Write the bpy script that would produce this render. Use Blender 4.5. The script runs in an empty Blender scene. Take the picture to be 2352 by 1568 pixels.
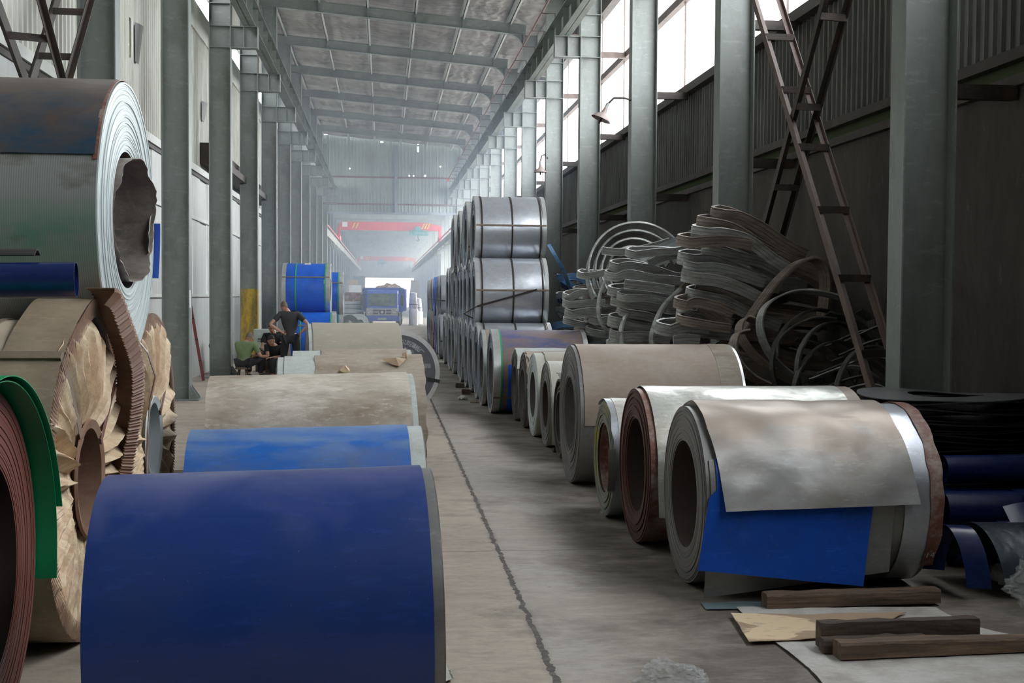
import bpy, math, random
from mathutils import Vector, Matrix, noise

# ------------------------------------------------------------------ camera, world, light, exposure
SC = bpy.context.scene
COL = SC.collection
SC.view_settings.view_transform = 'Standard'
SC.view_settings.look = 'None'
SC.view_settings.gamma = 1.0
SC.view_settings.use_curve_mapping = False
SC.view_settings.exposure = 0.0

cam_data = bpy.data.cameras.new('camera')
cam_data.sensor_width = 36.0
cam_data.lens = 2800.0 * 36.0 / 2352.0
cam_data.clip_start = 0.05
cam_data.clip_end = 1000
cam = bpy.data.objects.new('camera', cam_data)
COL.objects.link(cam)
_psi, _pit, _roll = math.radians(6.03), math.radians(-2.17), math.radians(0.4)
_fw = Vector((math.sin(_psi) * math.cos(_pit), math.cos(_psi) * math.cos(_pit), math.sin(_pit)))
_rt = Vector((math.cos(_psi), -math.sin(_psi), 0))
_up = _rt.cross(_fw)
_rt2 = _rt * math.cos(_roll) + _up * math.sin(_roll)
_up2 = -_rt * math.sin(_roll) + _up * math.cos(_roll)
_m = Matrix((_rt2, _up2, -_fw)).transposed().to_4x4()
_m.translation = Vector((0, 0, 1.8))
cam.matrix_world = _m
SC.camera = cam

world = bpy.data.worlds.new('overcast_sky')
SC.world = world
world.use_nodes = True
wn = world.node_tree
bg = wn.nodes['Background']
bg.inputs['Color'].default_value = (0.93, 0.97, 1.0, 1)
bg.inputs['Strength'].default_value = 11.5

def portal(loc, rot, sx, sy):
    """a sampling portal over an opening of the hall (gives no light of its own)"""
    d = bpy.data.lights.new('window_portal', 'AREA')
    d.shape = 'RECTANGLE'
    d.size, d.size_y = sx, sy
    d.energy = 1.0
    d.cycles.is_portal = True
    o = bpy.data.objects.new('window_portal', d)
    o.location = loc
    o.rotation_euler = rot
    COL.objects.link(o)
PI = math.pi
portal((5.45, 33, 7.0), (0, PI / 2, 0), 3.3, 78)
portal((-4.15, 31, 8.25), (0, -PI / 2, 0), 0.7, 84)
portal((5.2, 125, 6.6), (0, PI / 2, 0), 1.7, 108)
portal((5.2, 84, 2.4), (0, PI / 2, 0), 4.6, 22)
portal((0.3, 181, 2.1), (PI / 2, 0, PI), 8.5, 4.2)

cy = SC.cycles
try:
    cy.use_denoising = True
    cy.denoiser = 'OPENIMAGEDENOISE'
    cy.max_bounces = 8
    cy.diffuse_bounces = 5
    cy.glossy_bounces = 3
    cy.transmission_bounces = 4
    cy.transparent_max_bounces = 6
    cy.volume_bounces = 1
    cy.volume_step_rate = 4
    cy.sample_clamp_indirect = 6.0
    cy.caustics_reflective = False
    cy.caustics_refractive = False
except Exception:
    pass

RND = random.Random(7)

# ------------------------------------------------------------------ object helpers
def prop(o, label=None, cat=None, group=None, kind=None):
    if label: o['label'] = label
    if cat: o['category'] = cat
    if group: o['group'] = group
    if kind: o['kind'] = kind
    return o

def empty(name, loc=(0, 0, 0), rz=0, label=None, cat=None, group=None):
    o = bpy.data.objects.new(name, None)
    o.empty_display_size = 0.1
    COL.objects.link(o)
    o.location = loc
    o.rotation_euler = (0, 0, rz)
    return prop(o, label, cat, group)

class MB:
    """collects faces of one mesh"""
    def __init__(s): s.v, s.f, s.m = [], [], []
    def add(s, vs, fs, mi=0):
        b = len(s.v)
        s.v += [tuple(v) for v in vs]
        for f in fs:
            s.f.append([b + i for i in f]); s.m.append(mi)
        return s
    def box(s, x0, x1, y0, y1, z0, z1, mi=0):
        vs = [(x, y, z) for x in (x0, x1) for y in (y0, y1) for z in (z0, z1)]
        return s.add(vs, [(0, 1, 3, 2), (4, 6, 7, 5), (0, 4, 5, 1), (2, 3, 7, 6), (0, 2, 6, 4), (1, 5, 7, 3)], mi)
    def obox(s, p, q, w, h, side=None, mi=0):
        """a bar from p to q, w wide along side, h along the third axis"""
        p, q = Vector(p), Vector(q)
        d = (q - p).normalized()
        a = Vector(side) if side else Vector((0, 0, 1))
        a = (a - d * a.dot(d))
        if a.length < 1e-4: a = Vector((1, 0, 0)) - d * d.x
        a.normalize(); b = d.cross(a)
        vs = [e + a * (w / 2 * i) + b * (h / 2 * j) for e in (p, q) for i in (-1, 1) for j in (-1, 1)]
        return s.add(vs, [(0, 1, 3, 2), (4, 6, 7, 5), (0, 4, 5, 1), (2, 3, 7, 6), (0, 2, 6, 4), (1, 5, 7, 3)], mi)
    def rings(s, rings, closed_ring=True, closed_path=False, caps=True, mi=0):
        n = len(rings[0]); b = len(s.v)
        for r in rings: s.v += [tuple(v) for v in r]
        k = len(rings)
        for i in range(k if closed_path else k - 1):
            j = (i + 1) % k
            for a in range(n if closed_ring else n - 1):
                c = (a + 1) % n
                s.f.append([b + i * n + a, b + i * n + c, b + j * n + c, b + j * n + a]); s.m.append(mi)
        if caps and not closed_path and closed_ring:
            s.f.append([b + a for a in range(n)][::-1]); s.m.append(mi)
            s.f.append([b + (k - 1) * n + a for a in range(n)]); s.m.append(mi)
        return s
    def tube(s, pts, r, n=10, caps=True, mi=0, closed=False):
        pts = [Vector(p) for p in pts]; rs = []
        rr = r if isinstance(r, (list, tuple)) else [r] * len(pts)
        up = Vector((0, 0, 1)); prev = None
        for i, p in enumerate(pts):
            if closed: d = pts[(i + 1) % len(pts)] - pts[i - 1]
            else: d = pts[min(i + 1, len(pts) - 1)] - pts[max(i - 1, 0)]
            d.normalize()
            if prev is None:
                a = up - d * up.dot(d)
                if a.length < 0.05: a = Vector((1, 0, 0)) - d * d.x
            else: a = prev - d * prev.dot(d)
            a.normalize(); prev = a; b = d.cross(a)
            rs.append([p + (a * math.cos(t) + b * math.sin(t)) * rr[i] for t in [2 * PI * k / n for k in range(n)]])
        return s.rings(rs, True, closed, caps, mi)
    def lathe(s, prof, axis='z', n=32, c=(0, 0, 0), mi=0, jit=None, mis=None, closed_prof=False):
        """prof = [(radius, height)] turned round the axis through c"""
        c = Vector(c); b = len(s.v); k = len(prof)
        for i, (r, h) in enumerate(prof):
            for a in range(n):
                t = 2 * PI * a / n
                rr = r + (jit(i, t) if jit else 0)
                u, w = rr * math.cos(t), rr * math.sin(t)
                s.v.append(tuple(c + (Vector((u, w, h)) if axis == 'z' else Vector((h, u, w)) if axis == 'x' else Vector((w, h, u)))))
        for i in range(k if closed_prof else k - 1):
            j = (i + 1) % k
            for a in range(n):
                e = (a + 1) % n
                s.f.append([b + i * n + a, b + i * n + e, b + j * n + e, b + j * n + a])
                s.m.append(mis[i] if mis else mi)
        return s
    def grid(s, fn, nu, nv, mi=0):
        vs = [fn(i / nu, j / nv) for i in range(nu + 1) for j in range(nv + 1)]
        fs = [(i * (nv + 1) + j, (i + 1) * (nv + 1) + j, (i + 1) * (nv + 1) + j + 1, i * (nv + 1) + j + 1) for i in range(nu) for j in range(nv)]
        return s.add(vs, fs, mi)
    def build(s, name, mats, parent=None, loc=(0, 0, 0), rot=(0, 0, 0), smooth=40, solid=0, bevel=0, sub=0):
        me = bpy.data.meshes.new(name)
        me.from_pydata(s.v, [], s.f)
        mats = mats if isinstance(mats, (list, tuple)) else [mats]
        for m in mats: me.materials.append(m)
        if len(mats) > 1:
            me.polygons.foreach_set('material_index', s.m)
        if smooth:
            me.polygons.foreach_set('use_smooth', [True] * len(me.polygons))
            try: me.set_sharp_from_angle(angle=math.radians(smooth))
            except Exception: pass
        me.update()
        o = bpy.data.objects.new(name, me)
        COL.objects.link(o)
        o.location = loc; o.rotation_euler = rot
        if parent: o.parent = parent
        if solid:
            md = o.modifiers.new('thickness', 'SOLIDIFY'); md.thickness = solid; md.offset = 0
        if solid and smooth:
            md = o.modifiers.new('sharp_rims', 'EDGE_SPLIT'); md.split_angle = math.radians(55); md.use_edge_sharp = False
        if bevel:
            md = o.modifiers.new('bevel', 'BEVEL'); md.width = bevel; md.segments = 2; md.limit_method = 'ANGLE'
        if sub:
            md = o.modifiers.new('subdiv', 'SUBSURF'); md.levels = md.render_levels = sub
        return o

def dup(o, loc=None, rz=None, parent=None, label=None):
    c = o.copy(); COL.objects.link(c)
    if parent: c.parent = parent
    if loc is not None: c.location = loc
    if rz is not None: c.rotation_euler = (0, 0, rz)
    if label: c['label'] = label
    for ch in list(o.children): dup(ch, parent=c)
    return c

def struct(name, mb, mats, **k):
    return prop(mb.build(name, mats, **k), kind='structure')

# ------------------------------------------------------------------ materials
class N:
    def __init__(s, name):
        s.mat = bpy.data.materials.new(name); s.mat.use_nodes = True
        s.t = s.mat.node_tree; s.t.nodes.clear()
        s.out = s.t.nodes.new('ShaderNodeOutputMaterial')
    def n(s, typ, ins=None, **k):
        nd = s.t.nodes.new(typ)
        for a, b in k.items(): setattr(nd, a, b)
        for a, b in (ins or {}).items():
            if isinstance(b, bpy.types.NodeSocket): s.t.links.new(b, nd.inputs[a])
            else: nd.inputs[a].default_value = b
        return nd
    def coord(s, scale=(1, 1, 1), loc=(0, 0, 0), rot=(0, 0, 0)):
        tc = s.n('ShaderNodeTexCoord')
        mp = s.n('ShaderNodeMapping', {'Vector': tc.outputs['Object'], 'Scale': scale, 'Location': loc, 'Rotation': rot})
        return mp.outputs[0]
    def noise(s, vec, scale=5, detail=4, rough=0.55, dist=0.0):
        return s.n('ShaderNodeTexNoise', {'Vector': vec, 'Scale': scale, 'Detail': detail, 'Roughness': rough, 'Distortion': dist}).outputs[0]
    def ramp(s, fac, a, b, c0=(0, 0, 0, 1), c1=(1, 1, 1, 1)):
        r = s.n('ShaderNodeValToRGB', {'Fac': fac})
        r.color_ramp.elements[0].position = a; r.color_ramp.elements[0].color = c0
        r.color_ramp.elements[1].position = b; r.color_ramp.elements[1].color = c1
        return r.outputs[0]
    def math(s, op, a, b=0.0, c=None, clamp=False):
        nd = s.n('ShaderNodeMath', operation=op, use_clamp=clamp)
        for i, v in enumerate((a, b, c)):
            if v is None: continue
            if isinstance(v, bpy.types.NodeSocket): s.t.links.new(v, nd.inputs[i])
            else: nd.inputs[i].default_value = v
        return nd.outputs[0]
    def mix(s, fac, a, b):
        nd = s.n('ShaderNodeMix', data_type='RGBA')
        for i, v in ((0, fac), (6, a), (7, b)):
            if isinstance(v, bpy.types.NodeSocket): s.t.links.new(v, nd.inputs[i])
            else: nd.inputs[i].default_value = v if i == 0 else tuple(v)[:3] + (1,)
        return nd.outputs[2]
    def bump(s, h, strength=0.3, dist=0.01):
        return s.n('ShaderNodeBump', {'Height': h, 'Strength': strength, 'Distance': dist}).outputs[0]
    def bsdf(s, col, rough=0.5, metal=0.0, normal=None, spec=None, alpha=None, trans=None, extra=None):
        d = {}
        d['Base Color'] = col if isinstance(col, bpy.types.NodeSocket) else tuple(col)[:3] + (1,)
        d['Roughness'] = rough; d['Metallic'] = metal
        if normal is not None: d['Normal'] = normal
        if spec is not None: d['Specular IOR Level'] = spec
        if alpha is not None: d['Alpha'] = alpha
        if trans is not None: d['Transmission Weight'] = trans
        b = s.n('ShaderNodeBsdfPrincipled', d)
        s.t.links.new(b.outputs[0], s.out.inputs[0])
        return s.mat

def plain(name, col, rough=0.5, metal=0.0, var=0.15, scale=6, bump=0.0, spec=None):
    m = N(name); v = m.coord()
    n1 = m.noise(v, scale, 5, 0.6)
    c2 = tuple(c * (1 - var) for c in col)
    c1 = tuple(min(1, c * (1 + var)) for c in col)
    colr = m.mix(m.ramp(n1, 0.3, 0.7), c2, c1)
    nm = m.bump(m.noise(v, scale * 6, 4), bump, 0.01) if bump else None
    return m.bsdf(colr, rough, metal, nm, spec)

def patchy(name, base, dirt, amt=0.5, scale=2.0, stretch=(1, 1, 1), rough=0.45, metal=0.0, rough2=None, bump=0.15,
           top=None, topcol=None, spots=None, third=None, scratch=None, wave=0.0):
    """sheet metal or paper with irregular patches of dirt; top = settled dust on the upper side (object z, softness)"""
    m = N(name); v = m.coord(stretch)
    n1 = m.noise(v, scale, 8, 0.68, 0.15)
    f = m.ramp(n1, max(0, 0.62 - amt * 0.35), min(1, 0.78 - amt * 0.2))
    col = m.mix(f, base, dirt)
    fine = m.ramp(m.noise(m.coord((stretch[0] * .6, stretch[1], stretch[2]), (1, 8, 4)), scale * 7, 9, 0.72, 0.3), 0.50, 0.60)
    col = m.mix(m.math('MULTIPLY', fine, 0.28), col, dirt)
    fine2 = m.ramp(m.noise(m.coord((.25, 1, 1), (3, 1, 6)), scale * 16, 6, 0.75), 0.57, 0.62)
    col = m.mix(m.math('MULTIPLY', fine2, 0.30), col, tuple(min(1, q * 1.5 + .02) for q in base))
    if third:
        f3 = m.ramp(m.noise(m.coord(stretch, (7, 3, 1)), scale * 0.6, 8, 0.66, 0.2), 0.48, 0.72)
        col = m.mix(f3, col, third)
    if top is not None:
        sx = m.n('ShaderNodeSeparateXYZ', {'Vector': m.n('ShaderNodeTexCoord').outputs['Object']})
        zz = m.math('ADD', sx.outputs[2], m.math('MULTIPLY', m.math('SUBTRACT', m.noise(v, scale * 1.7, 5, 0.6, 0.4), 0.5), 0.5))
        ft = m.math('MULTIPLY', m.math('SUBTRACT', zz, top), 6.0, clamp=True)
        col = m.mix(m.math('MULTIPLY', ft, 0.85), col, topcol)
    if spots:
        vo = m.n('ShaderNodeTexVoronoi', {'Vector': m.coord(), 'Scale': 26.0, 'Randomness': 1.0})
        fs = m.math('LESS_THAN', vo.outputs['Distance'], 0.045)
        col = m.mix(m.math('MULTIPLY', fs, m.ramp(m.noise(m.coord(), 3, 2), 0.45, 0.6)), col, spots)
    if scratch:
        fsn = m.ramp(m.noise(m.coord((3, 14, 14), (2, 2, 2), (0.4, 0.3, 0.5)), 3.0, 6, 0.7, 2.0), 0.66, 0.7)
        col = m.mix(m.math('MULTIPLY', fsn, 0.7), col, scratch)
    rr = rough
    if rough2 is not None:
        rr = m.math('ADD', rough, m.math('MULTIPLY', f, rough2 - rough))
    h = m.noise(m.coord(stretch), 3.0, 3, 0.5, 0.3)
    h2 = m.noise(m.coord(), 40, 3)
    hh = m.math('ADD', m.math('MULTIPLY', h, 3.0), m.math('MULTIPLY', h2, 0.15))
    return m.bsdf(col, rr, metal, m.bump(hh, bump, 0.02))

def face_mat(name, a, b, freq=110, rough=0.4, metal=0.0, bump=0.5, blotch=None):
    """end of a wound coil: fine rings round the local x axis"""
    m = N(name)
    sx = m.n('ShaderNodeSeparateXYZ', {'Vector': m.n('ShaderNodeTexCoord').outputs['Object']})
    y, z = sx.outputs[1], sx.outputs[2]
    r = m.math('SQRT', m.math('ADD', m.math('MULTIPLY', y, y), m.math('MULTIPLY', z, z)))
    rw = m.math('ADD', r, m.math('MULTIPLY', m.noise(m.coord(), 1.3, 2), 0.03))
    n1 = m.n('ShaderNodeTexNoise', {'W': m.math('MULTIPLY', rw, freq), 'Scale': 1.0, 'Detail': 3.0, 'Roughness': 0.7}, noise_dimensions='1D').outputs[0]
    col = m.mix(m.ramp(n1, 0.3, 0.7), a, b)
    if blotch:
        col = m.mix(m.ramp(m.noise(m.coord(), 2.2, 6, 0.65, 0.5), 0.5, 0.68), col, blotch)
    return m.bsdf(col, rough, metal, m.bump(n1, bump, 0.004))

def corrugated(name, col, dirt, amt, rough=0.5, metal=0.0, vstreak=True):
    m = N(name)
    n1 = m.noise(m.coord((1.5, 6, 0.5) if vstreak else (1, 1, 1)), 1.6, 6, 0.65)
    c = m.mix(m.ramp(n1, 0.62 - amt * .3, 0.85 - amt * .2), col, dirt)
    n2 = m.noise(m.coord((1, 1, 1)), 0.7, 4, 0.6)
    c = m.mix(m.math('MULTIPLY', m.ramp(n2, 0.4, 0.7), 0.4), c, dirt)
    return m.bsdf(c, rough, metal, m.bump(m.noise(m.coord(), 4, 3), 0.2, 0.02))

def pierce(mat, axis, rects):
    """rust holes: the sheet is missing inside each rectangle (a0, a1, z0, z1), ragged at the edge"""
    t = mat.node_tree; out = [n for n in t.nodes if n.type == 'OUTPUT_MATERIAL'][0]; old = out.inputs[0].links[0].from_socket
    m = N.__new__(N); m.mat = mat; m.t = t; m.out = out
    sx = m.n('ShaderNodeSeparateXYZ', {'Vector': m.n('ShaderNodeTexCoord').outputs['Object']}); a, z = sx.outputs[axis], sx.outputs[2]
    j = m.math('MULTIPLY', m.math('SUBTRACT', m.noise(m.coord(), 14, 4, 0.7), 0.5), 0.06); acc = 0.0
    for a0, a1, z0, z1 in rects:
        da = m.math('COMPARE', m.math('ADD', a, j), (a0 + a1) / 2, (a1 - a0) / 2); dz_ = m.math('COMPARE', m.math('ADD', z, j), (z0 + z1) / 2, (z1 - z0) / 2)
        acc = m.math('MAXIMUM', m.math('MULTIPLY', da, dz_), acc)
    tr = m.n('ShaderNodeBsdfTransparent'); mx = m.n('ShaderNodeMixShader', {0: acc, 1: old, 2: tr.outputs[0]})
    t.links.new(mx.outputs[0], out.inputs[0])

def glassy(name, col, rough=0.1, alpha=0.35):
    m = N(name)
    h = m.noise(m.coord(), 30, 5, 0.6, 1.0)
    m.bsdf(col, rough, 0.0, m.bump(h, 0.8, 0.01), alpha=alpha)
    return m.mat

M = {}
M['steel_paint'] = patchy('grey_green_paint', (0.215, 0.235, 0.222), (0.13, 0.135, 0.125), 0.35, 0.9, (1, 1, 0.35), 0.42, 0.0, 0.6, 0.06)
M['beam_paint'] = patchy('dull_green_grey_paint', (0.22, 0.245, 0.225), (0.14, 0.145, 0.13), 0.4, 0.8, (1, 0.4, 1), 0.5, 0.0, 0.65, 0.05)
M['dark_iron'] = patchy('dark_brown_iron', (0.045, 0.038, 0.034), (0.10, 0.06, 0.045), 0.3, 5, (1, 1, 1), 0.6, 0.2, None, 0.2)
M['rust_pink'] = patchy('pinkish_primer_iron', (0.14, 0.098, 0.085), (0.07, 0.05, 0.042), 0.4, 3, (1, 1, .4), 0.6, 0.0, None, 0.2)
M['purlin'] = plain('galvanised_purlin', (0.55, 0.56, 0.53), 0.5, 0.1, 0.1)
M['yellow_paint'] = patchy('worn_yellow_paint', (0.55, 0.36, 0.03), (0.10, 0.085, 0.05), 0.5, 5, (1, 1, .3), 0.55)
M['maroon'] = plain('dark_red_paint', (0.16, 0.035, 0.035), 0.5)
M['conduit'] = plain('red_brown_conduit', (0.13, 0.045, 0.04), 0.5)
M['rail_orange'] = plain('orange_paint', (0.6, 0.12, 0.03), 0.5)
M['wall_cream'] = corrugated('cream_cladding', (0.62, 0.62, 0.56), (0.36, 0.35, 0.30), 0.4, 0.45)
M['wall_panel'] = corrugated('pale_flat_panel', (0.50, 0.52, 0.50), (0.33, 0.33, 0.31), 0.35, 0.45)
M['wall_grey'] = corrugated('weathered_grey_cladding', (0.17, 0.17, 0.163), (0.06, 0.054, 0.05), 0.6, 0.55)
M['gable_clad'] = corrugated('grey_green_cladding', (0.30, 0.35, 0.33), (0.19, 0.20, 0.20), 0.45, 0.5)
M['far_clad'] = corrugated('blue_grey_cladding', (0.22, 0.26, 0.30), (0.12, 0.13, 0.16), 0.5, 0.5)
m = N('dark_rendered_wall')
c = m.mix(m.ramp(m.noise(m.coord((1, 1, 0.45)), 1.4, 9, 0.7, 0.4), 0.35, 0.7), (0.042, 0.036, 0.033), (0.10, 0.088, 0.078))
c = m.mix(m.ramp(m.noise(m.coord((1, 1, 0.4), (4, 9, 2)), 4.0, 8, 0.7), 0.6, 0.75), c, (0.16, 0.145, 0.13))
M['wall_dark'] = m.bsdf(c, 0.85, 0, m.bump(m.noise(m.coord(), 12, 8, 0.7), 0.5, 0.02))

# roof foil: crinkled aluminium-faced insulation, dirty in parts
m = N('roof_insulation_foil')
v = m.coord((0.55, 1, 1))
n1 = m.noise(m.coord((1, 1, 1)), 1.0, 6, 0.6, 0.5)
n2 = m.noise(m.coord((0.8, 6, 1)), 1.2, 5, 0.6, 0.6)
c = m.mix(m.ramp(n1, 0.38, 0.66), (0.52, 0.50, 0.47), (0.28, 0.25, 0.235))
c = m.mix(m.math('MULTIPLY', m.ramp(n2, 0.45, 0.7), 0.6), c, (0.20, 0.18, 0.17))
wv = m.n('ShaderNodeTexWave', {'Vector': m.coord(), 'Scale': 0.9, 'Distortion': 6.0, 'Detail': 3.0, 'Detail Scale': 1.5}, bands_direction='X').outputs[1]
h = m.math('ADD', m.math('MULTIPLY', m.noise(m.coord((1.2, 4, 1)), 4.0, 5, 0.6, 1.5), 1.0), m.math('MULTIPLY', wv, 0.5))
M['foil'] = m.bsdf(c, 0.38, 0.55, m.bump(h, 0.7, 0.08))

# floor
m = N('stained_concrete_floor')
tc = m.n('ShaderNodeTexCoord'); sx = m.n('ShaderNodeSeparateXYZ', {'Vector': tc.outputs['Object']})
X, Y = sx.outputs[0], sx.outputs[1]
n1 = m.noise(m.coord((1, .7, 1)), 0.9, 9, 0.68, 0.15)
n2 = m.noise(m.coord((0.8, 1.5, 1), (3, 1, 0)), 2.2, 9, 0.7, 0.2)
warm, cool = (0.40, 0.335, 0.275), (0.36, 0.33, 0.29)
edge = m.math('ADD', X, m.math('MULTIPLY', m.math('SUBTRACT', m.noise(m.coord(), 6, 6, 0.7), 0.5), 0.09))
left = m.math('LESS_THAN', edge, 0.812)
c = m.mix(left, cool, warm)
c = m.mix(m.math('MULTIPLY', m.ramp(n1, 0.40, 0.68), 0.5), c, (0.28, 0.235, 0.195))
c = m.mix(m.math('MULTIPLY', m.ramp(n2, 0.5, 0.72), 0.38), c, (0.22, 0.18, 0.15))
# some oil stains, mostly painted shade, from the right-hand coils to the right wall
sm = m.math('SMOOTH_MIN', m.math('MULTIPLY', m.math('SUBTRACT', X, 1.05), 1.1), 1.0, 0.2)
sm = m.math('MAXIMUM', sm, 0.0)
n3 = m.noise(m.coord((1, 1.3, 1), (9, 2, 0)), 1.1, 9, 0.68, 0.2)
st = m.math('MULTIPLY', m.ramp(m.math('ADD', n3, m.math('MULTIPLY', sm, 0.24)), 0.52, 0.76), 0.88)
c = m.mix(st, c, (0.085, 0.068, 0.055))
ctr = m.math('ABSOLUTE', m.math('SUBTRACT', edge, 0.812))
wob = m.math('ADD', 0.004, m.math('MULTIPLY', m.noise(m.coord((1, 1, 1)), 5, 5, 0.7), 0.024))
crk = m.math('LESS_THAN', ctr, wob)
soft = m.math('SUBTRACT', 1.0, m.math('MULTIPLY', ctr, 22.0), clamp=True)
c = m.mix(m.math('MULTIPLY', soft, m.ramp(m.noise(m.coord(), 3, 4), 0.4, 0.7)), c, (0.12, 0.10, 0.085))
c = m.mix(crk, c, (0.045, 0.036, 0.03))
c = m.mix(m.math('MULTIPLY', m.ramp(m.noise(m.coord((.6, 1.4, 1), (2, 2, 0)), 14, 10, 0.75), 0.48, 0.60), 0.26), c, (0.16, 0.13, 0.11))
c = m.mix(m.math('MULTIPLY', m.ramp(m.noise(m.coord((.5, 1.5, 1), (6, 5, 0)), 5, 9, 0.72), 0.50, 0.62), 0.15), c, (0.62, 0.57, 0.50))
yy = m.math('ABSOLUTE', m.math('SUBTRACT', m.math('PINGPONG', m.math('SUBTRACT', m.math('ADD', Y, m.math('MULTIPLY', m.noise(m.coord(), 3, 4), 0.05)), 8.52), 2.3), 0.0))
tj = m.math('LESS_THAN', yy, 0.007)
c = m.mix(m.math('MULTIPLY', tj, 0.75), c, (0.07, 0.055, 0.045))
vo = m.n('ShaderNodeTexVoronoi', {'Vector': m.coord((1, 2.2, 1)), 'Scale': 4.5}).outputs['Distance']
c = m.mix(m.math('MULTIPLY', m.math('LESS_THAN', vo, 0.045), m.ramp(m.noise(m.coord(), 1.5, 3), 0.5, 0.55)), c, (0.06, 0.045, 0.035))
h = m.math('SUBTRACT', m.noise(m.coord(), 14, 8, 0.65), m.math('MULTIPLY', crk, 1.2))
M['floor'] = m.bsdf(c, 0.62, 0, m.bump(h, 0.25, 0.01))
M['ground_out'] = plain('outdoor_concrete', (0.62, 0.60, 0.57), 0.8)

# sheets
m = N('water_stained_tan_paper')
n1 = m.noise(m.coord((.8, 1.6, 1), (1.3, .4, 0)), 1.5, 6, 0.55, 0.3)
c = m.mix(m.ramp(n1, 0.52, 0.54), (0.40, 0.29, 0.19), (0.74, 0.58, 0.37))
c = m.mix(m.math('MULTIPLY', m.ramp(m.noise(m.coord((1, 2, 1)), 7, 6, 0.7), 0.55, 0.7), 0.6), c, (0.27, 0.18, 0.15))
M['tan_paper'] = m.bsdf(c, 0.6)
M['blue_dusty'] = patchy('dusty_royal_blue_sheet', (0.010, 0.040, 0.20), (0.018, 0.045, 0.18), 0.5, 1.6, (1, 1, 1), 0.30, 0.0, 0.42, 0.05, 0.42, (0.085, 0.105, 0.26), (0.20, 0.21, 0.28))
M['blue_bright'] = patchy('dirty_bright_blue_sheet', (0.015, 0.13, 0.50), (0.09, 0.15, 0.33), 0.55, 2.5, (0.6, 1.4, 1), 0.36, 0.0, 0.6, 0.08, 0.40, (0.17, 0.27, 0.45), (0.5, 0.45, 0.35))
M['blue_sheet'] = patchy('glossy_blue_sheet', (0.012, 0.075, 0.42), (0.012, 0.05, 0.27), 0.4, 1.2, (1, 1, 1), 0.22, 0.0, 0.35, 0.12)
M['blue_wrap'] = patchy('blue_painted_wrap', (0.012, 0.12, 0.62), (0.01, 0.07, 0.42), 0.4, 1.5, (1, 1, 1), 0.33, 0.0, None, 0.3)
M['navy'] = patchy('navy_sheet', (0.008, 0.02, 0.10), (0.006, 0.012, 0.05), 0.4, 2, (1, 1, 1), 0.25, 0.0, None, 0.1)
M['navy_grey'] = patchy('dark_slate_sheet', (0.05, 0.07, 0.09), (0.025, 0.032, 0.05), 0.4, 3, (1, 1, 1), 0.25, 0.1, None, 0.3)
M['beige_dirty'] = patchy('stained_beige_wrap', (0.60, 0.56, 0.49), (0.23, 0.175, 0.125), 0.62, 2.0, (0.6, 1.3, 1.3), 0.55, 0.0, 0.7, 0.3, None, None, None, (0.34, 0.28, 0.215))
M['beige_mid'] = patchy('brown_beige_wrap', (0.38, 0.33, 0.27), (0.24, 0.185, 0.14), 0.5, 2.8, (0.6, 1.3, 1.3), 0.6, 0.0, 0.7, 0.3)
M['beige_clean'] = patchy('smooth_beige_sheet', (0.37, 0.34, 0.28), (0.31, 0.285, 0.24), 0.3, 1.5, (0.4, 1, 1.2), 0.48, 0.0, None, 0.05)
M['pale_sheet'] = patchy('pale_grey_sheet', (0.52, 0.56, 0.54), (0.36, 0.36, 0.33), 0.35, 3, (1, 1, 1), 0.42, 0.1, None, 0.1)
M['ivory_sheet'] = patchy('ivory_sheet', (0.50, 0.50, 0.44), (0.36, 0.35, 0.29), 0.35, 2.5, (1, 1, .5), 0.4, 0.1, None, 0.1)
M['silver_dusty'] = patchy('dusty_galvanised_sheet', (0.27, 0.27, 0.265), (0.22, 0.19, 0.165), 0.5, 2.2, (0.7, 1.2, 1.2), 0.36, 0.38, 0.5, 0.13, 0.30, (0.33, 0.265, 0.215), None, (0.33, 0.325, 0.32), (0.42, 0.38, 0.35))
M['silver_white'] = patchy('whitish_galvanised_sheet', (0.60, 0.61, 0.57), (0.38, 0.34, 0.28), 0.35, 2.6, (0.7, 1.2, 1.2), 0.3, 0.4, 0.5, 0.4)
M['silver'] = patchy('clean_galvanised_sheet', (0.50, 0.53, 0.58), (0.38, 0.39, 0.42), 0.35, 2.2, (1, 1, 1), 0.28, 0.6, 0.4, 0.12)
M['silver_dark'] = patchy('dull_grey_steel_sheet', (0.22, 0.22, 0.215), (0.15, 0.145, 0.14), 0.4, 2.5, (1, 1, 1), 0.42, 0.35, None, 0.12)
M['brown_dust'] = patchy('brown_dusty_steel_sheet', (0.30, 0.235, 0.185), (0.36, 0.315, 0.27), 0.45, 2.4, (0.8, 1.3, 1.3), 0.5, 0.1, 0.6, 0.12, None, None, (0.62, 0.58, 0.52), None, (0.45, 0.40, 0.34))
M['brown_blue_dust'] = patchy('brown_dust_on_blue_sheet', (0.23, 0.17, 0.14), (0.07, 0.09, 0.27), 0.5, 2.6, (0.5, 1.3, 1.3), 0.5, 0, None, 0.1)
M['blue_black'] = patchy('tarnished_blue_black_sheet', (0.010, 0.045, 0.085), (0.085, 0.058, 0.045), 0.5, 3, (0.6, 1.3, 1.3), 0.38, 0.1, 0.55, 0.1, 0.50, (0.12, 0.09, 0.075))
m = N('grained_green_steel_sheet')
tcx = m.coord((1, 1, 1)); sxx = m.n('ShaderNodeSeparateXYZ', {'Vector': tcx})
band = m.math('SUBTRACT', 1.0, m.math('ABSOLUTE', m.math('MULTIPLY', m.math('ADD', sxx.outputs[2], 0.12), 4.5)), clamp=True)
wv = m.n('ShaderNodeTexWave', {'Vector': m.coord((1, 0.3, 0.16)), 'Scale': 26.0, 'Distortion': 5.0, 'Detail': 1.0, 'Detail Scale': 0.22}, bands_direction='X').outputs[1]
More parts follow.
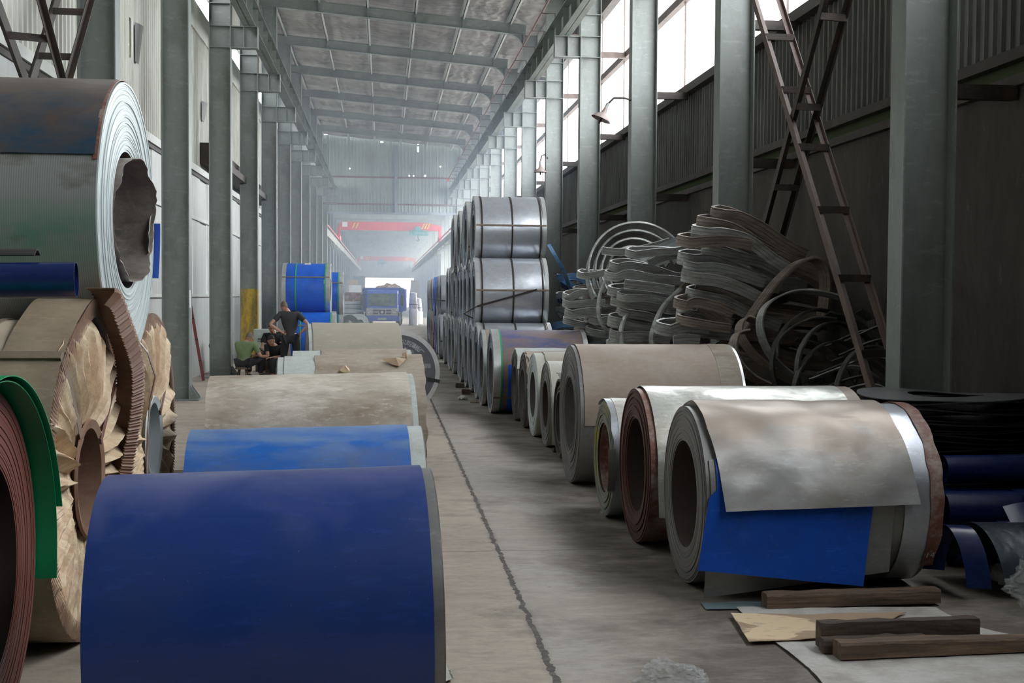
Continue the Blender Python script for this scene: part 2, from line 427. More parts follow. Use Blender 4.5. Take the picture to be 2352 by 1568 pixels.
c = m.mix(m.math('MULTIPLY', wv, 0.45), (0.23, 0.235, 0.23), (0.40, 0.41, 0.40))
c = m.mix(m.math('MULTIPLY', band, m.ramp(m.noise(m.coord((1, 1, 2)), 3, 4), 0.35, 0.7)), c, (0.06, 0.26, 0.17))
c = m.mix(m.math('MULTIPLY', m.ramp(m.noise(m.coord((1, 1, 2), (5, 5, 5)), 3, 5), 0.58, 0.7), 0.5), c, (0.07, 0.06, 0.035))
M['grain_green'] = m.bsdf(c, 0.4, 0.3)
M['green_sheet'] = plain('emerald_green_sheet', (0.006, 0.30, 0.12), 0.28, 0, 0.05)
M['rim_red'] = patchy('worn_red_brown_band', (0.17, 0.065, 0.045), (0.42, 0.38, 0.34), 0.4, 4, (1, 1, 1), 0.45, 0.1)
M['strap'] = plain('dark_steel_strap', (0.05, 0.042, 0.038), 0.45, 0.5)
M['strap_brown'] = plain('brown_strap', (0.20, 0.15, 0.11), 0.6)
M['strap_green'] = plain('green_tape', (0.03, 0.36, 0.17), 0.5)
M['edge_ring'] = plain('bright_edge_ring', (0.62, 0.64, 0.64), 0.3, 0.6)
M['kraft'] = patchy('kraft_paper_wrap', (0.30, 0.235, 0.165), (0.20, 0.15, 0.10), 0.5, 2.5, (1, 1, 1), 0.65, 0, None, 0.2)
M['kraft_top'] = patchy('dusty_kraft_wrap', (0.40, 0.34, 0.26), (0.27, 0.205, 0.145), 0.4, 2, (1, 1, 1), 0.6, 0, None, 0.1, 0.45, (0.46, 0.38, 0.29))
M['kraft_face'] = patchy('crumpled_paper', (0.66, 0.53, 0.36), (0.34, 0.22, 0.14), 0.4, 5.5, (1, 1.6, 0.6), 0.6, 0, None, 0.9, None, None, None, (0.44, 0.27, 0.15))
M['guard_brown'] = patchy('brown_edge_guard', (0.20, 0.105, 0.07), (0.27, 0.18, 0.12), 0.5, 3, (1, 1, 1), 0.55, 0, None, 0.1)
M['tan_scrap'] = patchy('stained_tan_paper', (0.66, 0.50, 0.31), (0.25, 0.17, 0.11), 0.75, 3.2, (1, 1, 1), 0.6, 0, None, 0.1)
M['white_board'] = patchy('dirty_white_sheet', (0.56, 0.55, 0.52), (0.34, 0.30, 0.26), 0.5, 2.6, (1, 1, 1), 0.45, 0, None, 0.15, None, None, None, None, (0.50, 0.24, 0.05))
M['teal_sheet'] = plain('grey_blue_sheet', (0.16, 0.22, 0.24), 0.4, 0.1)
M['wood_dark'] = patchy('old_dark_timber', (0.055, 0.038, 0.028), (0.13, 0.085, 0.055), 0.45, 4, (0.4, 3, 3), 0.8, 0, None, 0.7)
M['wood_mid'] = patchy('split_timber', (0.10, 0.065, 0.045), (0.25, 0.16, 0.10), 0.45, 5, (0.3, 3, 3), 0.75, 0, None, 0.7)
M['scrap_grey'] = patchy('grey_strip_steel', (0.36, 0.37, 0.36), (0.18, 0.175, 0.16), 0.5, 3, (1, 1, 4), 0.38, 0.3, 0.5, 0.3)
M['scrap_brown'] = patchy('brownish_strip_steel', (0.25, 0.205, 0.17), (0.13, 0.11, 0.095), 0.5, 3, (1, 1, 4), 0.5, 0.2, None, 0.3)
M['scrap_pale'] = patchy('pale_strip_steel', (0.45, 0.46, 0.44), (0.26, 0.26, 0.24), 0.5, 3, (1, 1, 4), 0.35, 0.3, None, 0.3)
M['scrap_dark'] = patchy('blackened_strip_steel', (0.07, 0.07, 0.068), (0.13, 0.115, 0.10), 0.4, 3, (1, 1, 4), 0.45, 0.3, None, 0.3)
M['scrap_blue'] = patchy('blue_strip_steel', (0.10, 0.26, 0.52), (0.25, 0.36, 0.46), 0.5, 3, (1, 1, 3), 0.4, 0.1, None, 0.3)
M['clear_strip'] = glassy('clear_plastic_strip', (0.75, 0.8, 0.8), 0.15, 0.4)
M['plastic_bag'] = glassy('crumpled_clear_plastic', (0.6, 0.62, 0.62), 0.10, 0.22)
M['black_sheet'] = patchy('black_steel_sheet', (0.028, 0.029, 0.032), (0.05, 0.05, 0.052), 0.4, 2, (1, 1, 1), 0.3, 0.2, None, 0.2)
M['black_sheet_top'] = patchy('grey_black_steel_sheet', (0.15, 0.155, 0.16), (0.10, 0.10, 0.105), 0.5, 2, (1, 1, 1), 0.35, 0.2, None, 0.2, None, None, None, None, (0.32, 0.05, 0.05))
M['f_grey'] = face_mat('grey_coil_end', (0.27, 0.27, 0.27), (0.13, 0.125, 0.12), 130, 0.45, 0.3)
M['f_white'] = face_mat('pale_coil_end', (0.66, 0.72, 0.72), (0.44, 0.49, 0.49), 75, 0.4, 0.25, 0.8)
M['f_red'] = face_mat('red_brown_coil_end', (0.30, 0.10, 0.075), (0.13, 0.06, 0.05), 85, 0.4, 0.15, 0.8, (0.30, 0.27, 0.26))
M['f_brown'] = face_mat('dark_brown_coil_end', (0.10, 0.035, 0.028), (0.055, 0.02, 0.016), 90, 0.5, 0.1)
M['f_bluegrey'] = face_mat('blue_grey_coil_end', (0.20, 0.25, 0.33), (0.10, 0.12, 0.17), 100, 0.4, 0.3, 0.5, (0.30, 0.34, 0.40))
M['f_dark'] = face_mat('dark_coil_end', (0.11, 0.10, 0.095), (0.06, 0.055, 0.05), 100, 0.5, 0.2)
M['f_yellow'] = face_mat('yellow_green_coil_end', (0.30, 0.31, 0.27), (0.18, 0.18, 0.15), 100, 0.45, 0.2, 0.5, (0.42, 0.38, 0.07))
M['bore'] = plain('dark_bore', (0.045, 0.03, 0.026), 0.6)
M['bore_grey'] = plain('grey_bore', (0.16, 0.15, 0.145), 0.5, 0.2)
M['liner'] = patchy('torn_steel_liner', (0.36, 0.32, 0.285), (0.17, 0.15, 0.135), 0.5, 4, (1, 1, 1), 0.45, 0.3, None, 0.4)
M['skin'] = plain('skin', (0.46, 0.25, 0.17), 0.5, 0, 0.06)
M['hair'] = plain('black_hair', (0.018, 0.014, 0.012), 0.7)
M['stubble'] = plain('shaved_hair', (0.14, 0.10, 0.08), 0.8)
M['cloth_black'] = plain('black_cotton', (0.018, 0.018, 0.021), 0.85)
M['cloth_charcoal'] = plain('charcoal_polo', (0.035, 0.034, 0.038), 0.85)
M['cloth_green'] = plain('olive_green_cotton', (0.155, 0.21, 0.10), 0.85)
M['eye'] = plain('dark_eye', (0.02, 0.012, 0.01), 0.3)
M['lip'] = plain('lip', (0.30, 0.10, 0.08), 0.5)
M['red_crane'] = plain('red_crane_paint', (0.62, 0.035, 0.045), 0.4, 0, 0.05)
M['yellow'] = plain('yellow_marking', (0.75, 0.55, 0.05), 0.5)
M['black'] = plain('black_rubber', (0.02, 0.02, 0.02), 0.6)
M['hoist_green'] = plain('hoist_teal', (0.05, 0.25, 0.24), 0.5)
M['truck_blue'] = plain('truck_blue_paint', (0.035, 0.09, 0.42), 0.3, 0, 0.05)
M['truck_grey'] = plain('grey_plastic', (0.33, 0.34, 0.35), 0.4)
M['chrome'] = plain('chrome', (0.7, 0.7, 0.7), 0.2, 0.8)
m = N('windscreen_glass')
M['screen'] = m.bsdf(m.mix(m.ramp(m.noise(m.coord((1, 1, 1)), 2.2, 4), 0.4, 0.65), (0.05, 0.07, 0.06), (0.14, 0.19, 0.15)), 0.08, 0.0, None, 0.8)
M['lamp_enamel'] = plain('weathered_lamp_enamel', (0.30, 0.24, 0.22), 0.5, 0.1)
M['white_paint'] = plain('white_paint', (0.8, 0.8, 0.8), 0.4)
M['print'] = plain('pale_print', (0.55, 0.57, 0.60), 0.6)
M['cabinet'] = plain('pale_green_enamel', (0.42, 0.48, 0.44), 0.5)
M['brown_card'] = patchy('brown_cardboard_wrap', (0.42, 0.29, 0.19), (0.33, 0.22, 0.14), 0.4, 2, (1, 1, 1), 0.7)
M['pale_green'] = plain('pale_green_wrap', (0.42, 0.62, 0.50), 0.5)
M['earth'] = patchy('brown_scrap_load', (0.25, 0.16, 0.10), (0.5, 0.47, 0.42), 0.4, 3)
m = N('green_translucent_panel')
tr = m.n('ShaderNodeBsdfTranslucent', {'Color': (0.05, 0.055, 0.04, 1)})
m.t.links.new(tr.outputs[0], m.out.inputs[0]); M['green_panel'] = m.mat

# ================================================================== THE HALL
Y_END = 71.0
FR = [9.8 + 5.57 * n for n in range(-4, 12)]          # frame lines along the hall (last one at the gable)
XR, XL = 4.24, -3.22                                    # aisle faces of the two column rows
WALLR, WALLL = 5.35, -4.02
def roof_z(x): return 10.42 - 0.082 * (x + 3.3) + 0.31  # underside of the purlins

struct('floor', MB().box(-5.2, 6.6, -13, 181, -0.2, 0), M['floor'], smooth=0)
struct('ground_outside', MB().box(-60, 60, 181, 300, -0.25, -0.02).box(6.6, 60, -13, 181, -0.25, -0.05).box(-60, -5.2, -13, 181, -0.25, -0.05), M['ground_out'], smooth=0)

def corr_wall(mb, x, y0, y1, z0, z1, pitch, depth, inward, th=0.03):
    """ribbed cladding in a plane of constant x, ribs standing towards the inside"""
    n = int(round((y1 - y0) / pitch)); pts = []
    for i in range(n):
        y = y0 + i * pitch
        pts += [(0, y), (0, y + pitch * .62), (depth, y + pitch * .70), (depth, y + pitch * .88), (0, y + pitch * .97)]
    pts.append((0, y1))
    vs = []; fs = []
    for k, (d, y) in enumerate(pts):
        for z in (z0, z1): vs.append((x + inward * d, y, z))
    for k in range(len(pts) - 1): fs.append((2 * k, 2 * k + 2, 2 * k + 3, 2 * k + 1))
    mb.add(vs, fs)
    xx = x - inward * th
    mb.add([(xx, y0, z0), (xx, y1, z0), (xx, y1, z1), (xx, y0, z1)], [(0, 1, 2, 3)])
    return mb

# left wall: flat panels below, ribbed sheets above, open slot under the eaves, cladding to the roof
wl = MB(); corr_wall(wl, WALLL, -13, Y_END, 4.45, 7.95, 0.19, 0.03, 1)
wl.box(WALLL - .1, WALLL + .06, -13, Y_END, 7.35, 7.95)
corr_wall(wl, WALLL, -13, Y_END, 8.5, 10.95, 0.19, 0.03, 1)
struct('wall_left', wl, M['wall_cream'], smooth=0)
lp = MB(); y = -13.0; k = 0
while y < Y_END:
    w = 1.12; lp.box(WALLL - .06, WALLL + (.03 if k % 2 else .0), y + .02, y + w - .02, 1.78, 3.35)
    lp.box(WALLL - .06, WALLL + (.03 if k % 2 else .0), y + .02, y + w - .02, 3.42, 4.36)
    lp.box(WALLL - .08, WALLL + .02, y, y + w, 0, 1.72); y += w; k += 1
struct('wall_left_lower', lp, M['wall_panel'], smooth=0)
tb = MB()
tb.box(WALLL - .02, WALLL + .09, -13, Y_END, 4.36, 4.50)
tb.box(WALLL - .02, WALLL + .07, -13, Y_END, 3.35, 3.42).box(WALLL - .02, WALLL + .07, -13, Y_END, 1.72, 1.78)
struct('trim_1', tb, M['purlin'], smooth=0)
dk = MB().box(WALLL - .02, WALLL + .055, -13, Y_END, 4.28, 4.36)
dk.box(WALLL + .03, WALLL + .5, 27.3, 40, 4.62, 4.78).box(WALLL + .03, WALLL + .3, 27.3, 40, 4.78, 5.08)
struct('trim_2', dk, M['dark_iron'], smooth=0)

# right wall: rendered wall, ribbed weathered sheets, wide open band, cladding under the eaves
struct('wall_right', MB().box(WALLR - .06, WALLR + .25, -13, Y_END, 0, 3.57), M['wall_dark'], smooth=0)
wr = MB(); corr_wall(wr, WALLR + .03, -13, Y_END, 3.86, 5.37, 0.155, 0.035, -1)
corr_wall(wr, WALLR + .03, -13, Y_END, 8.70, 10.4, 0.155, 0.035, -1)
struct('wall_right_cladding', wr, M['wall_grey'], smooth=0)
tr_ = MB()
for z0, z1, x0 in ((3.57, 3.66, .13), (3.80, 3.90, .10), (5.33, 5.47, .14), (8.62, 8.74, .12)):
    tr_.box(WALLR - x0, WALLR + .08, -13, Y_END, z0, z1)
struct('trim_3', tr_, M['dark_iron'], smooth=0)
tg = MB()
tg.box(WALLR - .10, WALLR + .02, -13, Y_END, 7.02, 7.16)
y = -12.0
while y < Y_END:
    tg.box(WALLR - .04, WALLR - .01, y, y + .02, 5.47, 8.62); y += 5.57 / 2
struct('window_1', tg, M['rust_pink'], smooth=0)
struct('trim_4', MB().box(WALLR + .0, WALLR + .02, -13, Y_END, 3.66, 3.80), M['green_panel'], smooth=0)

# rear wall behind the camera, plus unseen side panels added to block light
rw = MB()
rw.box(-4.3, 5.8, -13.2, -13, 0, 11)
rw.box(WALLR - .02, WALLR + .1, -13, -1.5, 5.4, 8.7)
rw.box(WALLL - .1, WALLL + .02, -13, 4.5, 7.9, 8.6)
struct('wall_rear_and_light_blockers', rw, M['wall_dark'], smooth=0)

# gable wall above the passage into the next bay
gb = MB(); n = 46; x0, x1 = -3.9, 5.3; pts = []
for i in range(n):
    a = x0 + (x1 - x0) * i / n; p = (x1 - x0) / n
    pts += [(a, 0), (a + p * .66, 0), (a + p * .72, -.04), (a + p * .9, -.04), (a + p * .97, 0)]
pts.append((x1, 0))
vs = []; fs = []
for (a, d) in pts: vs += [(a, Y_END + .2 + d, 6.5), (a, Y_END + .2 + d, 10.95)]
for k in range(len(pts) - 1): fs.append((2 * k, 2 * k + 2, 2 * k + 3, 2 * k + 1))
gb.add(vs, fs); gb.box(x0, x1, Y_END + .25, Y_END + .3, 6.5, 10.95)
struct('wall_far_gable', gb, M['gable_clad'], smooth=0)
gt = MB()
for z in (7.0, 8.55): gt.box(-3.9, 5.3, Y_END + .02, Y_END + .14, z - .04, z + .04)
struct('trim_5', gt, M['conduit'], smooth=0)
struct('trim_6', MB().box(.62, .78, Y_END - .02, Y_END + .14, 6.5, 10.4).box(-3.9, 5.3, Y_END, Y_END + .1, 6.42, 6.56), M['far_clad'], smooth=0)
pierce(M['gable_clad'], 0, [(x, x + w, z, z + hh) for x, z, w, hh in ((1.93, 10.05, .08, .32), (1.93, 10.48, .08, .08), (3.23, 9.2, .08, .08), (-2.0, 9.0, .08, .08), (1.43, 8.64, .08, .07), (1.68, 8.64, .08, .07), (2.33, 8.64, .10, .10), (-.2, 10.55, .16, .07))])
pierce(M['wall_cream'], 1, [(19.98, 20.14, 5.52, 6.16)])

# roof: foil deck, purlins, rafters
rd = MB()
x0, x1 = -5.3, 5.7
def roof_fn(u, v):
    x = x0 + (x1 - x0) * u; y = -13 + (Y_END + 13) * v
    return (x, y, roof_z(x) + .21 - .035 * abs(math.sin(x * 2.2 + 1)) + .015 * noise.noise((x * 2, y * .8, 0)))
rd.grid(roof_fn, 44, 120)
rd.add([(x0, -13, roof_z(x0) + .5), (x1, -13, roof_z(x1) + .5), (x1, Y_END, roof_z(x1) + .5), (x0, Y_END, roof_z(x0) + .5)], [(0, 3, 2, 1)])
struct('ceiling', rd, M['foil'])
for x in (-4.6, -3.42, -1.99, -.53, .92, 2.38, 3.83, 5.0):
    mb = MB(); z = roof_z(x)
    mb.box(x - .012, x + .012, -13, Y_END, z - .03, z + .17).box(x - .012, x + .07, -13, Y_END, z - .03, z - .018).box(x - .06, x + .012, -13, Y_END, z + .158, z + .17)
    o = mb.build('roof_purlin', M['purlin'], smooth=0)
    prop(o, 'pale channel purlin running lengthwise under the foil roof', 'purlin', 'purlins under the foil roof', 'structure')

def ibeam_pts(mb, p, q, h, w, tf=.014, tw=.01):
    """I section from p to q, web vertical"""
    p, q = Vector(p), Vector(q); d = (q - p).normalized(); up = Vector((0, 0, 1)); up = (up - d * up.dot(d)).normalized()
    sd = d.cross(up)
    mb.obox(p, q, tw, h, side=sd)
    for s in (-1, 1):
        mb.obox(p + up * (h / 2) * s, q + up * (h / 2) * s, w, tf, side=sd)
    return mb

for i, y in enumerate(FR[:-1]):
    mb = MB(); zl, zr = roof_z(-4.6), roof_z(XR + .1)
    ibeam_pts(mb, (-4.6, y, zl - .155), (XR + .1, y, zr - .155), .31, .2)
    # curved haunch at the right-hand column
    hp = []
    for k in range(7):
        t = PI / 2 * k / 6; hp.append((XR - .42 + .42 * math.sin(t), roof_z(XR) - .31 - .42 + .42 * math.cos(t)))
    vs = [(a, y - .005, b) for a, b in hp] + [(XR, y - .005, roof_z(XR) - .3)]
    vs2 = [(a, y + .005, b) for a, b in hp] + [(XR, y + .005, roof_z(XR) - .3)]
    nn = len(vs); mb.add(vs + vs2, [tuple(range(nn)), tuple(range(2 * nn - 1, nn - 1, -1))])
    for k in range(6): mb.add([(hp[k][0], y - .1, hp[k][1]), (hp[k + 1][0], y - .1, hp[k + 1][1]), (hp[k + 1][0], y + .1, hp[k + 1][1]), (hp[k][0], y + .1, hp[k][1])], [(0, 1, 2, 3)])
    for x in (-1.99, -.53, .92, 2.38, 3.83): mb.box(x - .005, x + .005, y - .09, y + .09, roof_z(x) - .30, roof_z(x))
    o = mb.build('roof_rafter', M['beam_paint'], smooth=0)
    prop(o, kind='structure')

# ------------------------------------------------------------------ columns with crane brackets
ORD = ['nearest', 'second', 'third', 'fourth', 'fifth', 'sixth', 'seventh', 'eighth', 'ninth', 'tenth', 'eleventh', 'last']
def column(side, y, near_label):
    s = 1 if side == 'right' else -1
    xf = XR if s > 0 else XL                         # aisle face
    root = empty('steel_column', (xf, y, 0), 0, near_label, 'column', 'columns of the %s row' % side)
    ztop = roof_z(xf) - (.31 if s > 0 else .31)
    sh = MB(); fl = .012
    sh.box(0 if s > 0 else -.0, s * fl, -.14, .14, 0, ztop) if False else None
    def bx(x0, x1, y0, y1, z0, z1, mb=sh):
        a, b = sorted((s * x0, s * x1)); mb.box(a, b, y0, y1, z0, z1)
    bx(0, .014, -.14, .14, 0, ztop); bx(.436, .45, -.14, .14, 0, ztop); bx(.014, .436, -.006, .006, 0, ztop)
    for z in (6.98, 7.43, 7.9, 8.6):
        bx(.014, .436, -.13, .13, z - .006, z + .006)
    sh.build('column_shaft', M['steel_paint'], root, smooth=0)
    br = MB()
    for z in (6.985, 7.425): bx(-.56, 0, -.12, .12, z - .008, z + .008, br)
    bx(-.56, 0, -.006, .006, 6.99, 7.42, br)
    bx(-.28, -.268, -.12, .12, 6.99, 7.42, br); bx(-.56, -.55, -.12, .12, 6.99, 7.42, br)
    br.build('crane_bracket', M['steel_paint'], root, smooth=0)
    bp = MB(); bx(-.16, .6, -.24, .24, 0, .025, bp)
    for yy in (-.1, .1):
        a = [(0, yy - .005, .02), (-.14 * s, yy - .005, .02), (-.14 * s, yy - .005, .06), (0, yy - .005, .26)]
        b = [(p[0], p[1] + .01, p[2]) for p in a]
        bp.add(a + b, [(0, 1, 2, 3), (7, 6, 5, 4), (0, 4, 5, 1), (1, 5, 6, 2), (2, 6, 7, 3), (3, 7, 4, 0)])
    bp.build('base_plate', M['steel_paint'], root, smooth=0)
    if s > 0:                                        # outriggers that carry the wall rails
        for z in (3.46, 5.22, 7.0, 8.56):
            g = MB(); g.box(.45, 1.02, -.05, .05, z, z + .12)
            g.build('wall_rail_arm', M['dark_iron'] if z < 6 else M['rust_pink'], root, smooth=0)
    return root
LABR = {3: 'grey steel column nearest the camera, behind the crossed lattice braces at right'}
cols = {}
for i, y in enumerate(FR):
    k = i - 4
    if k < -1: continue
    if k >= 0:
        lr = ['broad grey column at far right, just beyond the stack of black ring sheets',
              'grey column behind the tangled strips, left of the crossed lattice brace',
              'grey column carrying the enamel lamp that leans into the aisle',
              'grey column immediately behind the top of the arched strip coils',
              'grey column rising just right of the topmost silver coil',
              'pale grey column above the silver coil stack, with a small bell lamp beside it'][k] if k < 6 else 'pale grey column receding beyond the silver coil stack, one of the far right-hand row'
        ll = ['grey column just out of the left edge',
              'dark grey column behind the top left coil, right of the crossed ladder brace',
              'wide grey column standing clear behind the paper wrapped coils',
              'grey column with a bracket whose foot stands behind the man in green',
              'grey column with a worn yellow patch low on its shaft',
              'grey column directly behind the standing man in the charcoal shirt',
              ][k] if k < 6 else 'grey column receding behind the blue strapped coils, one of the far left-hand row'
    else: lr = ll = 'grey column beside the camera, outside the photo'
    if k >= 0: cols['r', k] = column('right', y, lr)
    if k >= 1: cols['l', k] = column('left', y, ll)
yp = MB(); yp.box(-.452, -.440, -.13, .13, .1, 1.95).box(-.436, -.014, -.0085, -.0062, .0, 1.92).box(-.0005, .0015, -.14, .14, .1, 1.9)
yp.build('yellow_painted_patch', M['yellow_paint'], cols['l', 4], smooth=0)
sp = MB().box(-.0, .004, -.13, -.03, 1.55, 1.85)
sp.build('white_scuff', M['white_paint'], cols['l', 2], smooth=0)

# ------------------------------------------------------------------ crane runway beams, rail, conduit
def runway(x, side):
    s = 1 if side == 'right' else -1
    r = empty('crane_runway_beam', (x, 0, 7.435), 0, 'long %s crane runway beam resting on the %s column brackets' % ('dark grey' if s > 0 else 'grey green', side), 'beam')
    g = MB(); y0, y1 = -12, Y_END
    g.box(-.006, .006, y0, y1, 0, .5); g.box(-.13, .13, y0, y1, 0, .014); g.box(-.15, .15, y0, y1, .486, .5)
    y = y0
    while y < y1:
        g.box(-.12, .12, y, y + .01, .01, .49); y += 5.57 / 5
    g.build('girder', M['beam_paint'], r, smooth=0)
    MB().box(-.03, .03, y0, y1, .5, .60).build('rail', M['dark_iron'], r, smooth=0)
    return r
rb = runway(3.9, 'right'); runway(-2.83, 'left')
cd_ = MB().tube([(-.30, -12, .86), (-.30, Y_END - .5, .86)], .022, 8)
cd_.build('conductor_conduit', M['conduit'], rb, smooth=40)
ca = MB(); y = -10.0
while y < Y_END:
    ca.obox((-.32, y, .83), (.0, y, .83), .02, .02); ca.box(-.012, .012, y - .012, y + .012, .5, .84); y += 1.9
ca.build('conduit_support', M['dark_iron'], rb, smooth=0)
MB().box(-.34, -.24, Y_END - 2.2, Y_END - 1.2, .80, .93).build('orange_end_piece', M['rail_orange'], rb, smooth=0)

# ------------------------------------------------------------------ ladder-like lattice braces
def brace(name, label, rails, rungs, mats, rw=.095):
    """rails = two (bottom, top) lines; a flat angle along each and rungs between"""
    (a0, a1), (b0, b1) = [(Vector(p), Vector(q)) for p, q in rails]
    r = empty(name, tuple(a0), 0, label, 'brace', 'crossed lattice braces between the columns')
    for p, q in ((a0, a1), (b0, b1)):
        g = MB(); sgn = 1 if (p - a0).length < 1e-6 else -1
        g.obox(p - a0, q - a0, .008, rw, side=(1, 0, 0)); g.obox(p - a0 + Vector((sgn * .03, 0, 0)), q - a0 + Vector((sgn * .03, 0, 0)), .06, .008, side=(1, 0, 0))
        g.build('brace_rail', mats[0], r, smooth=0)
    for k in range(rungs):
        t = (k + .5) / rungs; p = a0.lerp(a1, t) - a0; q = b0.lerp(b1, t) - a0
        MB().obox(p - Vector((0, .04, 0)), q - Vector((0, .04, 0)), .07, .03, side=(0, 0, 1)).build('rung', mats[1], r, smooth=0)
    return r
def ln(x, p, q, z0, z1):
    (ya, za), (yb, zb) = p, q
    f = lambda z: (x, ya + (yb - ya) * (z - za) / (zb - za), z)
    return f(z0), f(z1)
brace('lattice_brace', 'pinkish lattice brace falling to the right, in front of the dark wall',
      [ln(4.32, (14.12, 5.29), (10.54, 1.07), .25, 6.5), ln(4.66, (14.12, 5.29), (10.58, 1.05), .25, 6.5)], 9, (M['rust_pink'], M['dark_iron']))
brace('lattice_brace', 'black lattice brace falling to the left, crossing the pinkish one at right',
      [ln(4.34, (11.85, 4.77), (13.75, 2.55), .25, 6.6), ln(4.64, (11.9, 4.78), (13.84, 2.5), .25, 6.6)], 8, (M['dark_iron'], M['dark_iron']))
brace('lattice_brace', 'dark lattice brace in the top left corner, leaning up to the left',
      [ln(-3.62, (10.9, 4.75), (12.85, 3.95), 1.2, 6.2), ln(-3.3, (12.3, 4.75), (13.1, 4.2), 1.2, 6.2)], 9, (M['dark_iron'], M['dark_iron'])) if False else None
# top left pair: crossing near y = 13 between the first two left columns
brace('lattice_brace', 'dark lattice brace at top left whose upper end leans left',
      [ln(-3.30, (12.25, 4.60), (13.03, 3.97), 1.0, 6.4), ln(-3.64, (12.30, 4.42), (13.02, 3.96), 1.0, 6.4)], 9, (M['dark_iron'], M['dark_iron']), .15)
brace('lattice_brace', 'dark lattice brace at top left whose upper end leans right',
      [ln(-3.30, (14.27, 5.08), (13.25, 4.0), 1.0, 6.4), ln(-3.64, (14.25, 5.07), (13.15, 3.9), 1.0, 6.4)], 9, (M['dark_iron'], M['dark_iron']), .15)

# ------------------------------------------------------------------ bell lamps on the right-hand columns
def bell_lamp(loc, tilt, label, arm):
    r = empty('bell_lamp', loc, 0, label, 'lamp', 'enamel bell lamps on the right columns')
    g = MB(); rot = Matrix.Rotation(tilt, 3, 'Y')
    prof = [(.02, .20), (.035, .20), (.045, .13), (.06, .10), (.10, .075), (.17, .0), (.175, -.01), (.165, -.005), (.095, .065), (.05, .08)]
    g.lathe(prof, 'z', 28); g.v = [tuple(rot @ Vector(v)) for v in g.v]
    g.build('lamp_shade', M['lamp_enamel'], r, smooth=60)
    h = MB(); h.lathe([(0, .30), (.03, .29), (.035, .20), (.0, .20)], 'z', 14); h.v = [tuple(rot @ Vector(v)) for v in h.v]
    h.build('lamp_socket', M['truck_grey'], r)
    b = MB(); b.lathe([(0, -.09), (.018, -.08), (.02, .0), (.03, .05), (.0, .07)], 'z', 12); b.v = [tuple(rot @ Vector(v)) for v in b.v]
    b.build('bulb', M['black'], r)
    MB().tube([tuple(rot @ Vector((0, 0, .28)))] + arm, .02, 8).build('lamp_arm', M['dark_iron'], r)
bell_lamp((3.70, 20.75, 4.83), -.42 * -1, 'bell lamp tilted towards the aisle, held by the column above the strip pile', [(.22, 0, .36), (.40, .03, .37), (.54, .1, .35)])
bell_lamp((4.10, 32.0, 5.05), 0.0, 'smaller bell lamp hanging straight above the topmost silver coil', [(.03, 0, .42), (.12, .02, .46), (.20, .06, .36)])

# ================================================================== THE NEXT BAY
Y2 = 180.0
nb = MB()
nb.add([(-4.0, Y_END + .3, 7.9), (5.3, Y_END + .3, 7.5), (5.3, Y2, 7.5), (-4.0, Y2, 7.9)], [(0, 1, 2, 3)])
nb.add([(-4.0, Y_END + .3, 8.1), (5.3, Y_END + .3, 7.7), (5.3, Y2, 7.7), (-4.0, Y2, 8.1)], [(0, 3, 2, 1)])
y = Y_END + 5
while y < Y2: nb.box(-4, 5.2, y, y + .2, 7.2, 7.5); y += 6
struct('ceiling_next_bay', nb, M['gable_clad'], smooth=0)
wn2 = MB(); wn2.box(5.2, 5.3, 95, Y2, 0, 5.7).box(5.2, 5.3, Y_END, 73, 0, 5.7).box(5.2, 5.3, 73, 95, 4.9, 5.7); wn2.box(-4.1, -4.0, Y_END, Y2, 0, 8)
wn2.box(5.2, 5.3, Y_END, Y2, 7.3, 7.7)
struct('wall_next_bay', wn2, M['far_clad'], smooth=0)
wf = MB(); wf.box(-4.1, 5.3, Y2, Y2 + .2, 4.2, 8)
struct('wall_far_end', wf, M['far_clad'], smooth=0)
for s, x in ((1, 4.2), (-1, -3.4)):
    c0 = MB()
    y = Y_END + 5.5
    g = MB().box(x - .15, x + .15, Y_END + .5, Y2 - 2, 5.2, 5.62)
    g.build('crane_runway_beam', M['beam_paint'], smooth=0)
    prop(g and bpy.data.objects[-1] if False else COL.objects[-1], 'crane runway beam of the next bay on the %s' % ('right' if s > 0 else 'left'), 'beam')
    g = MB().box(x - s * .17 - .03, x - s * .17 + .03, Y_END + .5, Y2 - 2, 5.75, 5.82)
    prop(g.build('conductor_bar', M['red_crane'], smooth=0), 'red conductor bar beside the next bay runway on the %s' % ('right' if s > 0 else 'left'), 'conductor bar')
    while y < Y2:
        c = MB().box(x + s * .15, x + s * .55, y - .01, y + .01, 0, 7.5).box(x + s * .13, x + s * .16, y - .14, y + .14, 0, 7.5).box(x - s * .18, x + s * .15, y - .1, y + .1, 4.9, 5.2)
        prop(c.build('steel_column', M['steel_paint'], smooth=0), 'grey column of the next bay beyond the gable, %s row' % ('right' if s > 0 else 'left'), 'column', 'next bay columns, %s row' % ('right' if s > 0 else 'left'))
        y += 5.5

